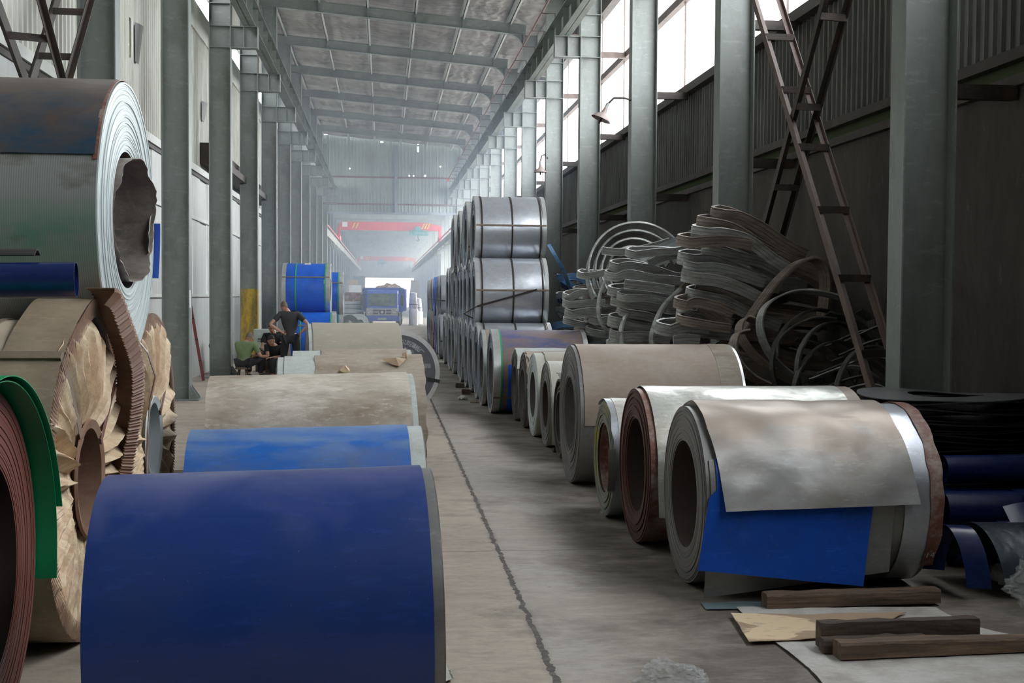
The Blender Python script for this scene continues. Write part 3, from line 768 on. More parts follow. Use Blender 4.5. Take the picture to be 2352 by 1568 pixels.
def crane(y, zb, label, hoist_x, hang):
    r = empty('overhead_crane', (0, y, 5.62), 0, label, 'crane')
    x0, x1 = -3.25, 4.2; z = zb - 5.62; h = .58
    g = MB()
    pr = [(x0, z + .12), (x0 + .5, z), (x1 - .5, z), (x1, z + .12), (x1, z + h - .25), (x1 - 1.2, z + h), (x0 + .3, z + h), (x0, z + h - .1)]
    n = len(pr)
    g.add([(a, -.2, b) for a, b in pr] + [(a, .2, b) for a, b in pr], [tuple(range(n)), tuple(range(2 * n - 1, n - 1, -1))] + [(i, i + n, (i + 1) % n + n, (i + 1) % n) for i in range(n)])
    g.box(x0, x1, -.28, .28, z - .02, z + .03)
    g.build('bridge_girder', M['red_crane'], r, smooth=0)
    for x in (x0, x1 - .1):
        MB().box(x - .1, x + .12, -1.2, 1.2, .09, .42).box(x - .08, x + .10, -.3, .3, .3, z + .2).build('end_carriage', M['red_crane'], r, smooth=0)
        for yy in (-.9, .9): MB().lathe([(0, -.05), (.14, -.05), (.14, .05), (0, .05)], 'x', 14, (x, yy, .17)).build('wheel', M['black'], r)
    st = MB()
    for xa in (x0 + .95, x0 + 1.2, x1 - 1.45, x1 - 1.25, x1 - 1.05):
        st.add([(xa, -.205, z + .1), (xa + .09, -.205, z + .1), (xa + .26, -.205, z + h - .08), (xa + .17, -.205, z + h - .08)], [(0, 1, 2, 3)])
    st.build('yellow_stripes', M['yellow'], r, smooth=0)
    MB().box(x0 + .25, x0 + .62, -.26, -.205, z + .2, z + .55).build('white_box', M['white_paint'], r, smooth=0)
    hb = MB().lathe([(0, -.35), (.19, -.35), (.2, .35), (0, .35)], 'x', 18, (hoist_x, -.45, z - .2)).box(hoist_x - .6, hoist_x - .35, -.55, -.3, z - .45, z - .12).box(hoist_x + .4, hoist_x + .75, -.6, -.35, z - .4, z - .2).box(hoist_x - .6, hoist_x + .7, -.3, .3, z - .12, z)
    hb.lathe([(0, -.12), (.22, -.1), (.24, .1), (0, .12)], 'y', 18, (hoist_x, -.45, z + .05))
    hb.build('hoist', M['hoist_green'], r)
    hk = MB().tube([(hoist_x, -.4, z - .3), (hoist_x, -.4, z - hang)], .02, 6).tube([(hoist_x, -.4, z - hang), (hoist_x + .1, -.4, z - hang - .1), (hoist_x, -.4, z - hang - .2), (hoist_x - .1, -.4, z - hang - .12)], .03, 6)
    hk.build('hook', M['black'], r)
crane(90, 6.50, 'red overhead crane just beyond the gable, with a teal hoist near its right end', 2.5, .6)
crane(160, 6.15, 'smaller looking red overhead crane far down the next bay', -.2, .5)

# haze of dust in the far half of the hall and the next bay
m = N('dusty_haze'); m.t.links.new(m.n('ShaderNodeVolumeScatter', {'Color': (0.70, 0.82, 1, 1), 'Density': 0.008, 'Anisotropy': 0.3}).outputs[0], m.out.inputs[1])
HAZE = m.mat
hz = MB().box(-3.95, 5.1, 30, Y2 - .5, .02, 10.2).build('hall_haze', HAZE, smooth=0)
prop(hz, 'thin bluish haze hanging in the far half of the hall', 'haze', None, 'stuff')

# ================================================================== COILS
def wound(R, r, L, seg=88, rings=14, jit=.006, seed=1, telescoping=0.0):
    """wound sheet: outer surface, stepped ends with slightly uneven wraps, bore. x from -L/2 to L/2, slots 0 outer 1 end 2 bore"""
    rn = random.Random(seed); mb = MB(); prof = []; mis = []
    js = [rn.uniform(-jit, jit) for _ in range(rings + 1)]
    js2 = [rn.uniform(-jit, jit) for _ in range(rings + 1)]
    # right end from bore outwards
    for i in range(rings + 1):
        rr = r + (R - r) * i / rings
        off = telescoping * (1 - i / rings)
        prof.append((rr, L / 2 + js[i] + off - (jit if i in (0, rings) else 0))); mis.append(1)
        if i < rings: prof.append((rr + (R - r) / rings * .96, L / 2 + js[i] + off - (jit if i == 0 else 0))); mis.append(1)
    mis[-1] = 0
    for i in range(rings, -1, -1):
        rr = r + (R - r) * i / rings
        prof.append((rr, -L / 2 + js2[i] + (jit if i in (0, rings) else 0))); mis.append(1)
        if i > 0: prof.append((rr - (R - r) / rings * .96, -L / 2 + js2[i] + (jit if i == rings else 0))); mis.append(1)
    mis[-1] = 2
    mb.lathe(prof, 'x', seg, mis=mis, closed_prof=True)
    return mb

def wrap(R, x0, x1, a0, a1, th=.004, tail0=0, tail1=0, skew=0.0, skewz=0.0, seg=40, wav=.0, seed=3, bend=0.0, nx=10, rag=0.0):
    """sheet laid round a coil from angle a0 to a1 (degrees, 0 = far side, 90 = top, 180 = near side), with free
    straight tails beyond either end; skew shifts the free end along x"""
    pts = []
    def arc(a): a = math.radians(a); return (R * math.cos(a), R * math.sin(a))
    if tail0:
        a = math.radians(a0); d = (math.sin(a), -math.cos(a)); p = arc(a0)
        for k in range(5, 0, -1): pts.append((p[0] + d[0] * tail0 * k / 5, p[1] + d[1] * tail0 * k / 5))
    for k in range(seg + 1): pts.append(arc(a0 + (a1 - a0) * k / seg))
    if tail1:
        a = math.radians(a1); p = arc(a1); ang = a
        q = list(p)
        for k in range(8):
            ang -= bend / 8
            q[0] += -math.sin(ang) * tail1 / 8; q[1] += math.cos(ang) * tail1 / 8
            pts.append(tuple(q))
    mb = MB(); n = len(pts)
    def f(u, v):
        k = min(n - 1, int(round(u * (n - 1)))); y, z = pts[k]
        s = skew * max(0, (u - .6) / .4)
        x = x0 + (x1 - x0) * v + s
        if rag and (v < .01 or v > .99): x += rag * noise.noise((y * 9, z * 9, seed + v * 5))
        z -= skewz * v * max(0, (u - .6) / .4)
        w = wav * noise.noise((x * 4, y * 5, z * 5 + seed)) if wav else 0
        l = math.hypot(y, z) or 1
        return (x, y * (1 + w / l), z * (1 + w / l))
    mb.grid(f, n - 1, nx)
    return mb

def band(R, x, w, th, seg=72, a0=0, a1=360):
    mb = MB()
    if a1 - a0 >= 360:
        mb.lathe([(R, x - w / 2), (R + th, x - w / 2), (R + th, x + w / 2), (R, x + w / 2)], 'x', seg, closed_prof=True)
    return mb

def eye_strap(R, r, L, ang, w=.03, th=.003, droop=0):
    """strap through the bore and over both ends and the outside at one angle"""
    a = math.radians(ang); d = Vector((0, math.cos(a), math.sin(a))); t = Vector((0, -math.sin(a), math.cos(a)))
    e = .012; ro = R + e; ri = r - .006; l = L / 2 + e
    loop = [Vector((-l, 0, 0)) + d * ri, Vector((-l, 0, 0)) + d * (R * .8), Vector((-l + .01, 0, 0)) + d * ro, Vector((l - .01, 0, 0)) + d * ro, Vector((l, 0, 0)) + d * (R * .8), Vector((l, 0, 0)) + d * ri]
    mb = MB(); rs = []
    for i, p in enumerate(loop):
        q = loop[(i + 1) % len(loop)]; o = loop[i - 1]
        dr = (q - o).normalized(); nn = dr.cross(t).normalized()
        rs.append([p + t * w / 2 + nn * th, p - t * w / 2 + nn * th, p - t * w / 2 - nn * th, p + t * w / 2 - nn * th])
    mb.rings(rs, True, True, False); return mb

COILN = [0]
def coil(label, loc, R, r, L, rz=0, mats=('silver_dusty', 'f_grey', 'bore'), group=None, z=None, seg=88, rings=14, jit=.006,
         wraps=(), straps=(), rings_=(), eyes=(), core=None, name='steel_coil', tele=0.0, tilt=0.0):
    """loc = (x, y) of the middle; parts sit round an axis at height z (R when standing on the floor)"""
    COILN[0] += 1
    cz = (R if z is None else z) + .004
    root = empty(name, (loc[0], loc[1], cz - R - .004), rz, label, 'coil', group)
    if tilt: root.rotation_euler = (0, -tilt, rz); root.location.z += L / 2 * math.sin(abs(tilt))
    pl = (0, 0, R + .004)
    wound(R, r, L, seg, rings, jit, COILN[0], tele).build('coil_winding', [M[k] for k in mats], root, pl, smooth=30)
    for w in wraps:
        w = dict(w); nm = w.pop('name', 'outer_wrap'); mt = M[w.pop('mat')]; th = w.pop('th', .004); lab = w.pop('label', None)
        o = wrap(R + w.pop('off', .006), **w).build(nm, mt, root, pl, smooth=50, solid=th)
        if lab: o['label'] = lab
    for x, w, mt in straps:
        band(R + .004, x, w, .005, seg).build('strap', M[mt], root, pl, smooth=30)
    for x, w, mt, extra in rings_:
        g = MB(); s = 1 if x > 0 else -1; xe = s * (L / 2 + jit + .004)
        g.lathe([(R + .003, x - s * w), (R + .012, x - s * w), (R + .012, xe), (R - extra, xe), (R - extra, xe - s * .004), (R + .003, xe - s * .006)], 'x', seg, closed_prof=True)
        g.build('edge_ring', M[mt], root, pl, smooth=30)
    for a, mt in eyes:
        eye_strap(R, r, L, a).build('eye_strap', M[mt], root, pl, smooth=0)
    if core:
        mb = MB(); mb.lathe([(r - .004, -L / 2 + .02), (r - .004, L / 2 - .02), (r - .016, L / 2 - .02), (r - .016, -L / 2 + .02)], 'x', 48, closed_prof=True)
        mb.build('core_sleeve', M[core], root, pl)
    return root

def rcoil(label, x, y, R, r, L, rz=0, **k):
    """coil of the right-hand row, placed by its aisle-side end"""
    return coil(label, (x + L / 2 * math.cos(rz), y + L / 2 * math.sin(rz)), R, r, L, rz, **k)

# ---- right-hand row, nearest first
R1 = rcoil('nearest silver coil at right, loose dented flap over a hanging blue sheet', 1.886, 7.50, .553, .335, 1.42, -.004,
      mats=('silver_dark', 'f_grey', 'bore'), jit=.004, rings=20,
      wraps=[dict(mat='silver_dusty', x0=-.66, x1=.52, a0=58, a1=158, off=.034, tail1=.24, seg=44, nx=30, wav=.012, bend=-.05, skew=.05, skewz=-.03, seed=4, th=.004, label='dented dusty silver flap hanging free in front'),
             dict(mat='blue_sheet', x0=-.645, x1=.35, a0=150, a1=173, off=.020, tail1=.42, seg=24, nx=12, wav=.003, bend=.08, skew=-.13, skewz=.11, seed=8, name='inner_blue_sheet', label='glossy blue sheet hanging below the silver flap'),
             dict(mat='silver_dark', x0=-.68, x1=.45, a0=150, a1=186, off=.009, tail1=.475, seg=24, nx=8, bend=.10, skew=-.03, skewz=-.14, name='loose_tail', label='grey tail curling to the floor'),
             dict(mat='silver', x0=.50, x1=.67, a0=-60, a1=240, off=.010, seg=60, nx=4, name='edge_band'),
             dict(mat='rim_red', x0=.655, x1=.735, a0=-70, a1=222, off=.018, seg=60, nx=3, name='red_brown_band', wav=.006, rag=.02)],
      )
for (dx, dz, s) in ((.02, .0, 1),):
    mb = MB().box(.02, .07, -.20, -.14, -.005, .01)
    o = mb.build('paper_tag', M['ivory_sheet'], R1, (-.66, -.0, .553 - .30), (0, 0, .2), smooth=0)

rcoil('red brown ended coil under an ivory sheet, second from the front at right', 1.835, 8.76, .560, .34, 1.60, .0,
      mats=('rim_red', 'f_brown', 'bore'), jit=.012,
      wraps=[dict(mat='silver_white', x0=-.755, x1=.70, a0=35, a1=172, off=.016, tail1=.36, seg=44, nx=14, wav=.008, seed=11, bend=.02),
             dict(mat='silver_dusty', x0=.62, x1=.80, a0=10, a1=170, off=.010, seg=44, nx=4, wav=.008, seed=14, name='edge_band')])
rcoil('small coil with yellow green stained end and debris in its bore', 1.800, 9.83, .472, .285, 1.30, .0,
      mats=('beige_mid', 'f_yellow', 'bore'), jit=.008, core='rim_red', tele=0,
      wraps=[dict(mat='silver', x0=-.655, x1=-.50, a0=60, a1=285, off=.008, seg=60, nx=4, wav=.006, name='shiny_edge_band', rag=.02),
             dict(mat='silver_white', x0=-.60, x1=.6, a0=60, a1=150, off=.012, seg=30, nx=8, wav=.006),
             dict(mat='silver_dark', x0=-.70, x1=-.64, a0=165, a1=205, off=.02, seg=10, nx=2, name='bent_edge_strip')])
rn = random.Random(5)
for k in range(11):
    a = rn.uniform(3.3, 6.0); rr = rn.uniform(.13, .24)
    p = Vector((1.83 + rn.uniform(.03, .25), 9.83 + math.cos(a) * rr, .476 + math.sin(a) * rr))
    mb = MB(); mb.lathe([(0, -.03), (.025, -.015), (.03, .01), (0, .03)], 'z', 6, jit=lambda i, t, k=k: .012 * math.sin(3 * t + k) if i in (1, 2) else 0)
    prop(mb.build('crumpled_scrap', M['kraft_face'], loc=p, rot=(rn.random() * 3, rn.random() * 3, 0), smooth=0), 'crumpled paper scrap stuffed in the yellow green ended coil', 'scrap', 'paper scraps in the small coil bore')
rcoil('large brown dusted coil with a wide open grey end, fourth at right', 1.785, 11.59, .660, .355, 1.55, .0,
      mats=('silver_dark', 'f_grey', 'bore_grey'), jit=.006, rings=22,
      wraps=[dict(mat='brown_dust', x0=-.735, x1=.60, a0=20, a1=184, off=.010, seg=56, nx=10),
             dict(mat='beige_mid', x0=.55, x1=.76, a0=20, a1=230, off=.014, seg=56, nx=3, name='edge_band')],
      rings_=[(.77, .012, 'edge_ring', .0)])
rcoil('narrow dark coil with a torn bent edge, beside the large brown dusted one', 1.965, 13.35, .450, .25, 1.30, .0,
      mats=('silver_dark', 'f_dark', 'bore'), jit=.03, rings=8,
      wraps=[dict(mat='silver', x0=-.62, x1=-.2, a0=80, a1=165, off=.02, tail1=.12, seg=20, nx=4, wav=.03, rag=.05, bend=-.6, name='torn_wrap'),
             dict(mat='silver_dark', x0=-.70, x1=-.55, a0=80, a1=215, off=.02, seg=20, nx=4, wav=.05, rag=.09, name='torn_edge')])
rcoil('ivory coil whose outer sheet hangs straight down at its aisle end', 1.925, 14.40, .500, .28, 1.35, .0,
      mats=('ivory_sheet', 'f_grey', 'bore'),
      wraps=[dict(mat='ivory_sheet', x0=-.66, x1=.2, a0=60, a1=181, off=.012, tail1=.42, seg=30, nx=6, wav=.004)])
rcoil('coil with a pale grey end, between the ivory coil and two dark ended ones', 1.900, 15.45, .530, .29, 1.38, .0,
      mats=('ivory_sheet', 'f_white', 'bore_grey'), wraps=[dict(mat='beige_clean', x0=-.56, x1=.66, a0=50, a1=170, off=.014, seg=40, nx=6, wav=.01, rag=.03)])
rcoil('pinkish brown coil with dark end and torn top edge', 1.895, 16.50, .510, .28, 1.38, .0,
      mats=('beige_mid', 'f_dark', 'bore_grey'), wraps=[dict(mat='beige_mid', x0=-.66, x1=.6, a0=60, a1=200, off=.014, seg=30, nx=8, wav=.02, rag=.07)])
rcoil('dull grey coil with dark end, right before the brown and blue one', 1.885, 17.45, .500, .28, 1.40, .0,
      mats=('pale_sheet', 'f_dark', 'bore_grey'), wraps=[dict(mat='pale_sheet', x0=-.70, x1=.75, a0=30, a1=150, off=.03, seg=30, nx=10, wav=.012, rag=.03, th=.012)])
rcoil('dust covered blue coil with green taped rim, at the foot of the silver stack', 1.64, 18.62, .632, .36, 1.42, .0,
      mats=('brown_blue_dust', 'f_bluegrey', 'bore_grey'), rings_=[(-.71, .10, 'edge_ring', .05), (.71, .06, 'edge_ring', .03)], straps=[(-.60, .03, 'strap_green')],
      eyes=[(215, 'strap_brown')], wraps=[dict(mat='blue_wrap', x0=-.5, x1=.6, a0=168, a1=250, off=.003, seg=20, nx=4)])
rcoil('brown topped coil squeezed between the blue one and the silver stack', 1.60, 19.93, .610, .34, 1.35, .0,
      mats=('brown_dust', 'f_bluegrey', 'bore_grey'), rings_=[(-.675, .05, 'edge_ring', .03)])

# ---- silver stack: three layers, every coil strapped
SIL = dict(mats=('silver', 'f_bluegrey', 'bore_grey'))
Rs = .655; pitch = 1.335; dz = math.sqrt((2 * Rs + .02) ** 2 - (pitch / 2) ** 2)
proto = coil('bottom silver coil at the near foot of the strapped silver stack', (1.62 + .635, 21.25), Rs, .33, 1.27, seg=64, rings=10, group='strapped silver coils of the tall stack',
             rings_=[(-.635, .06, 'edge_ring', .06), (.635, .06, 'edge_ring', .03)], straps=[(-.53, .03, 'strap'), (.02, .03, 'strap'), (.54, .03, 'strap')], eyes=[(200, 'strap_brown')], **SIL)
n_l = {0: 9, 1: 8, 2: 6}
rn = random.Random(11)
for lay in range(3):
    for i in range(n_l[lay]):
        if lay == 0 and i == 0: continue
        x = 1.62 + .635 + rn.uniform(-.035, .035) + (0.02 if lay == 1 else 0)
        y = 21.25 + pitch * i + lay * pitch / 2
        if i == 0:
            lab = {1: 'silver coil in the middle of the stack, a strap slanting over its side', 2: 'topmost silver coil at the front of the stack'}[lay]
        else: lab = 'silver coil, %s from the front, %s layer of the tall strapped stack' % (['first', 'second', 'third', 'fourth', 'fifth', 'sixth', 'seventh', 'eighth', 'ninth'][i], ['bottom', 'middle', 'top'][lay])
        c = dup(proto, (x, y, dz * lay), rn.uniform(-.012, .012), label=lab)
        for ch in c.children:
            if ch.name.startswith('eye_strap'): ch.rotation_euler = (rn.uniform(-.5, .6), 0, 0)
# loose slanting strap on the middle coil
mb = MB(); pts = []
for k in range(9):
    t = k / 8; a = math.radians(172 + 26 * (1 - t)); pts.append(Vector((-.62 + 1.05 * t, math.cos(a) * (Rs + .016), math.sin(a) * (Rs + .016))))
rs = [[p + Vector((0, 0, .018)), p + Vector((0, -.004, .018)), p + Vector((0, -.004, -.018)), p - Vector((0, 0, .018))] for p in pts]
pts2 = [pts[0], Vector((-.85, -.55, -.34)), Vector((-.68, -.45, -.42))]
mb.rings(rs); mb.tube(pts2, .012, 5)
mid = [o for o in COL.objects if o.get('label', '').startswith('silver coil in the middle')][0]
mb.build('slanting_strap', M['strap'], mid, (0, 0, Rs + .004), smooth=0)

# ---- two-layer stacks further along on the right
rn = random.Random(3)
far_m = [('brown_card', 'brown_card', 'brown card wrapped'), ('blue_wrap', 'blue_wrap', 'blue wrapped'), ('silver', 'f_bluegrey', 'grey'), ('pale_green', 'f_white', 'pale green'), ('brown_card', 'f_dark', 'brown topped'), ('blue_wrap', 'f_bluegrey', 'blue')]
protos = {}
order0 = [2, 3, 2, 4, 1, 0, 2, 4, 2, 2, 1, 2]
order1 = [2, 2, 0, 1, 0, 1, 2, 2, 0, 2, 2]
for lay, order in ((0, order0), (1, order1)):
    for i, k in enumerate(order):
        a, b, w = far_m[k]
        y = 34.4 + 1.32 * i + lay * .66; x = 1.60 + rn.uniform(-.04, .04) + .015 * i
        lab = '%s coil, %s from the front, %s layer of the low far right stack' % (w, ['first', 'second', 'third', 'fourth', 'fifth', 'sixth', 'seventh', 'eighth', 'ninth', 'tenth', 'eleventh', 'twelfth'][i], 'lower' if lay == 0 else 'upper')
        if k not in protos:
            protos[k] = coil(lab, (x + .62, y), .62, .32, 1.25, seg=40, rings=6, mats=(a, b, 'bore'), group='mixed coils of the low far stack', eyes=[(190, 'strap')], z=.62 + lay * 1.12)
        else: dup(protos[k], (x + .62, y, lay * 1.12), 0, label=lab)

# ---- left-hand row beside the joint, nearest first: right ends given
def lcoil(label, xr, yr, R, r, L, rz, **k):
    return coil(label, (xr - L / 2 * math.cos(rz), yr - L / 2 * math.sin(rz)), R, r, L, rz, **k)
lcoil('nearest coil, deep royal blue sheet filling the bottom of the photo', .205, 4.80, .543, .30, 1.225, .045, tilt=.018,
      mats=('silver_dark', 'f_grey', 'bore'), seg=128, wraps=[dict(mat='blue_dusty', x0=-.62, x1=.575, a0=-80, a1=262, off=.010, seg=120, nx=12, wav=.0015)])
lcoil('lighter blue dirty coil with a pale strip at its right end', .243, 7.18, .500, .28, 1.32, .045, tilt=.016,
      mats=('pale_sheet', 'f_grey', 'bore'), seg=110, wraps=[dict(mat='blue_bright', x0=-.665, x1=.57, a0=-60, a1=255, off=.008, seg=100, nx=10, wav=.003)])
lcoil('large beige paper wrapped coil with brown dirt patches', .225, 8.85, .60, .30, 1.42, .06, tilt=.016,
      mats=('pale_sheet', 'f_grey', 'bore'), seg=110, wraps=[dict(mat='beige_dirty', x0=-.715, x1=.67, a0=-60, a1=250, off=.010, seg=100, nx=24, wav=.005, rag=.004, seed=5)])
L4 = lcoil('torn beige coil with a pale patch at its left end', .36, 11.65, .600, .30, 1.34, .06, tilt=.010,
      mats=('pale_sheet', 'f_grey', 'bore'), wraps=[dict(mat='beige_mid', x0=-.32, x1=.68, a0=-60, a1=250, off=.012, seg=80, nx=24, wav=.008, rag=.02, seed=9),
      dict(mat='pale_sheet', x0=-.60, x1=-.30, a0=-60, a1=250, off=.006, seg=80, nx=5, wav=.004, name='pale_end_wrap')])
for (px_, a, w_, h_) in ((.42, 118, .10, .06), (-.05, 128, .04, .05), (.52, 108, .03, .08)):
    mb = MB(); aa = math.radians(a); c0 = Vector((px_, math.cos(aa) * .63, math.sin(aa) * .63)); t = Vector((0, -math.sin(aa), math.cos(aa))); nn = Vector((0, math.cos(aa), math.sin(aa)))
    vs = []
    for k in range(9):
        q = 2 * PI * k / 9; rr = 1 + .35 * math.sin(3 * q + px_ * 9)
        vs.append(c0 + Vector((1, 0, 0)) * w_ * rr * math.cos(q) + t * h_ * rr * math.sin(q) + nn * (.012 * math.sin(2 * q + 1) + .012))
    mb.add(vs + [c0 + nn * .05], [(k, (k + 1) % 9, 9) for k in range(9)])
    mb.build('torn_paper', M['tan_paper'], L4, (0, 0, .604), smooth=0, solid=.003)
lcoil('low brown beige coil mostly hidden behind the torn beige one', .300, 13.15, .595, .30, 1.25, .06, tilt=.01,
      mats=('pale_sheet', 'f_grey', 'bore'), wraps=[dict(mat='beige_mid', x0=-.32, x1=.58, a0=-60, a1=250, off=.012, seg=60, nx=8, wav=.004, seed=19)])
lcoil('clean beige coil with one small dark hole, right of the standing man', .205, 16.95, .695, .33, 1.25, .10,
      mats=('pale_sheet', 'f_grey', 'bore'), wraps=[dict(mat='beige_clean', x0=-.56, x1=.615, a0=-60, a1=250, off=.012, seg=80, nx=8, wav=.003)])
mb = MB(); aa = math.radians(150)
mb.lathe([(0, .0), (.018, .0), (.014, .004), (0, .003)], 'z', 9, jit=lambda i, t: .006 * math.sin(3 * t) if i in (1, 2) else 0)
o = mb.build('hole_in_wrap', M['black'], [c for c in COL.objects if c.get('label', '').startswith('clean beige coil')][0], (.16, math.cos(aa) * .708, .70 + math.sin(aa) * .708), (aa - PI / 2, 0, 0), smooth=0)

# ---- coil with printed paper end facing the camera
PC = empty('strapped_coil', (.145, 18.9, 0), -PI / 2 + .17, 'coil standing with its printed dark grey end towards the camera', 'coil')
Rp = .625; Lp = 1.0
g = wound(Rp, .19, Lp, 96, 10, .004, 77)
g.build('coil_winding', [M['beige_clean'], M['f_grey'], M['bore']], PC, (0, 0, Rp + .004), smooth=30)
# the end cap paper and serrated ring sit on local +x, which faces the camera
fp = MB().lathe([(.18, Lp / 2 + .010), (Rp - .055, Lp / 2 + .012), (Rp - .055, Lp / 2 + .007), (.18, Lp / 2 + .006)], 'x', 72)
o = fp.build('end_paper', plain('slate_grey_end_paper', (0.115, 0.115, 0.135), 0.6, 0, .08, 2), PC, (0, 0, Rp + .004))
sr = MB()
nt = 150
for k in range(nt):
    a0 = 2 * PI * k / nt; a1 = 2 * PI * (k + .55) / nt; am = 2 * PI * (k + 1) / nt
    P = lambda r_, a, x: (x, r_ * math.cos(a), r_ * math.sin(a))
    xo = Lp / 2 + .020; xi = Lp / 2 + .012
    ro, ri = Rp + .006, Rp - .062
    sr.add([P(ri, a0, xo), P(ri, a1, xo), P(ro, a1, xo - .004), P(ro, a0, xo - .004)], [(0, 1, 2, 3)])
    sr.add([P(ri, a1, xi), P(ri, am, xi), P(ro, am, xi), P(ro, a1, xi)], [(0, 1, 2, 3)])
    sr.add([P(ro, a0, xo - .004), P(ro, am, xo - .004), P(ro, am, Lp / 2 - .10), P(ro, a0, Lp / 2 - .10)], [(0, 1, 2, 3)])
sr.build('serrated_edge_ring', plain('galvanised_serrated_ring', (0.72, 0.72, 0.72), 0.35, 0.3), PC, (0, 0, Rp + .004), smooth=0)
eye_strap(Rp + .006, .18, Lp + .03, -13, .05).build('eye_strap', M['black'], PC, (0, 0, Rp + .004), smooth=0)
band(Rp + .004, -.1, .03, .004).build('strap', M['strap'], PC, (0, 0, Rp + .004))

def lettering(name, chars, radius, a_start, a_step, size, parent, loc, mat, x, spin=0):
    """characters set round an arc in the local yz plane, read from +x"""
    vs_all, fs_all = [], []
    for i, chx in enumerate(chars):
        if chx == ' ': continue
        cu = bpy.data.curves.new('t', 'FONT'); cu.body = chx; cu.size = size; cu.align_x = 'CENTER'; cu.align_y = 'CENTER'; cu.resolution_u = 2
        to = bpy.data.objects.new('t', cu); COL.objects.link(to)
        dg = bpy.context.evaluated_depsgraph_get(); dg.update()
        me = bpy.data.meshes.new_from_object(to.evaluated_get(dg))
        a = math.radians(a_start + a_step * i)
        tw = a - PI / 2 + spin
        b = len(vs_all)
        for v in me.vertices:
            u, w = v.co.x, v.co.y
            uu = u * math.cos(tw) - w * math.sin(tw); ww = u * math.sin(tw) + w * math.cos(tw)
            vs_all.append((x, radius * math.cos(a) + uu, radius * math.sin(a) + ww))
        fs_all += [[b + k for k in p.vertices] for p in me.polygons]
        bpy.data.objects.remove(to); bpy.data.meshes.remove(me); bpy.data.curves.remove(cu)
    m_ = MB(); m_.v = vs_all; m_.f = fs_all; m_.m = [0] * len(fs_all)
    return m_.build(name, mat, parent, loc, smooth=0)
lettering('printed_name', '\u4efb\u516c\u53f8\u8584\u677f\u5382', .455, 90, -9.6, .088, PC, (0, 0, Rp + .004), M['print'], Lp / 2 + .0145)
lettering('printed_line', 'ted  Wire Co., Ltd', .375, 92, -3.5, .042, PC, (0, 0, Rp + .004), M['print'], Lp / 2 + .0145)
tb_ = MB()
for (y0, y1, z0, z1) in ((.36, .49, .06, .068), (.36, .49, .12, .128), (.36, .368, .06, .128), (.482, .49, .06, .128), (.36, .49, .092, .097), (.40, .404, .06, .128), (.44, .444, .06, .128)):
    tb_.box(Lp / 2 + .0135, Lp / 2 + .0142, y0, y1, z0, z1)
tb_.add([(Lp / 2 + .0133, .36, .06), (Lp / 2 + .0133, .49, .06), (Lp / 2 + .0133, .49, .128), (Lp / 2 + .0133, .36, .128)], [(0, 1, 2, 3)])
tb_.build('printed_table', plain('grey_print', (.28, .29, .31), .6), PC, (0, 0, Rp + .004), smooth=0)

# chalked number on the red brown band of the nearest silver coil
cu = bpy.data.curves.new('t', 'FONT'); cu.body = '14'; cu.size = .06; cu.align_x = 'CENTER'; cu.align_y = 'CENTER'
to = bpy.data.objects.new('t', cu); COL.objects.link(to); dg = bpy.context.evaluated_depsgraph_get(); dg.update()
me = bpy.data.meshes.new_from_object(to.evaluated_get(dg)); mk_ = MB()
for v in me.vertices:
    a = math.radians(212) - v.co.y / .58; rr_ = .553 + .0285
    mk_.v.append((.692 + v.co.x, rr_ * math.cos(a), rr_ * math.sin(a)))
mk_.f = [list(p.vertices) for p in me.polygons]; mk_.m = [0] * len(mk_.f)
bpy.data.objects.remove(to); bpy.data.meshes.remove(me); bpy.data.curves.remove(cu)
mk_.build('chalk_number', M['print'], R1, (0, 0, .557), smooth=0)

# ---- blue strapped coils behind the men
BL = dict(mats=('blue_wrap', 'f_white', 'bore'), group='blue strapped coils behind the men')
def blue(label, xr, y, z, R=.65, L=1.27, **k):
    return coil(label, (xr - L / 2, y), R, .3, L, 0, z=z, seg=64, rings=6, rings_=[(L / 2, .10, 'edge_ring', .05), (-L / 2, .10, 'edge_ring', .05)],
                straps=[(L / 2 - .12, .035, 'strap_green'), (-L / 2 + .36, .035, 'strap_green'), (-L / 2 + .05, .03, 'strap_green')], eyes=[(152, 'strap_brown')], **BL, **k)
b0 = blue('bright blue strapped coil on top, its upper edge above the standing man', -1.45, 34.0, 1.90, .73, wraps=[dict(mat='pale_sheet', x0=.48, x1=.60, a0=158, a1=166, off=.004, seg=6, nx=3, name='torn_spot'), dict(mat='white_paint', x0=-.06, x1=.10, a0=96, a1=108, off=.004, seg=4, nx=2, name='sticker')])
blue('lower blue coil with green tape, behind the standing man', -1.28, 33.3, .65)
blue('lower blue coil hidden under the bright blue one', -1.34, 34.72, .65)
blue('darker blue coil just behind and right of the bright blue top coil', -1.18, 36.2, 1.82, .62)
blue('lower blue coil at the back, mostly hidden', -1.22, 37.1, .62, .62)
blue('lower blue coil at the back left of the lane, mostly hidden', -1.3, 38.4, .62, .62)

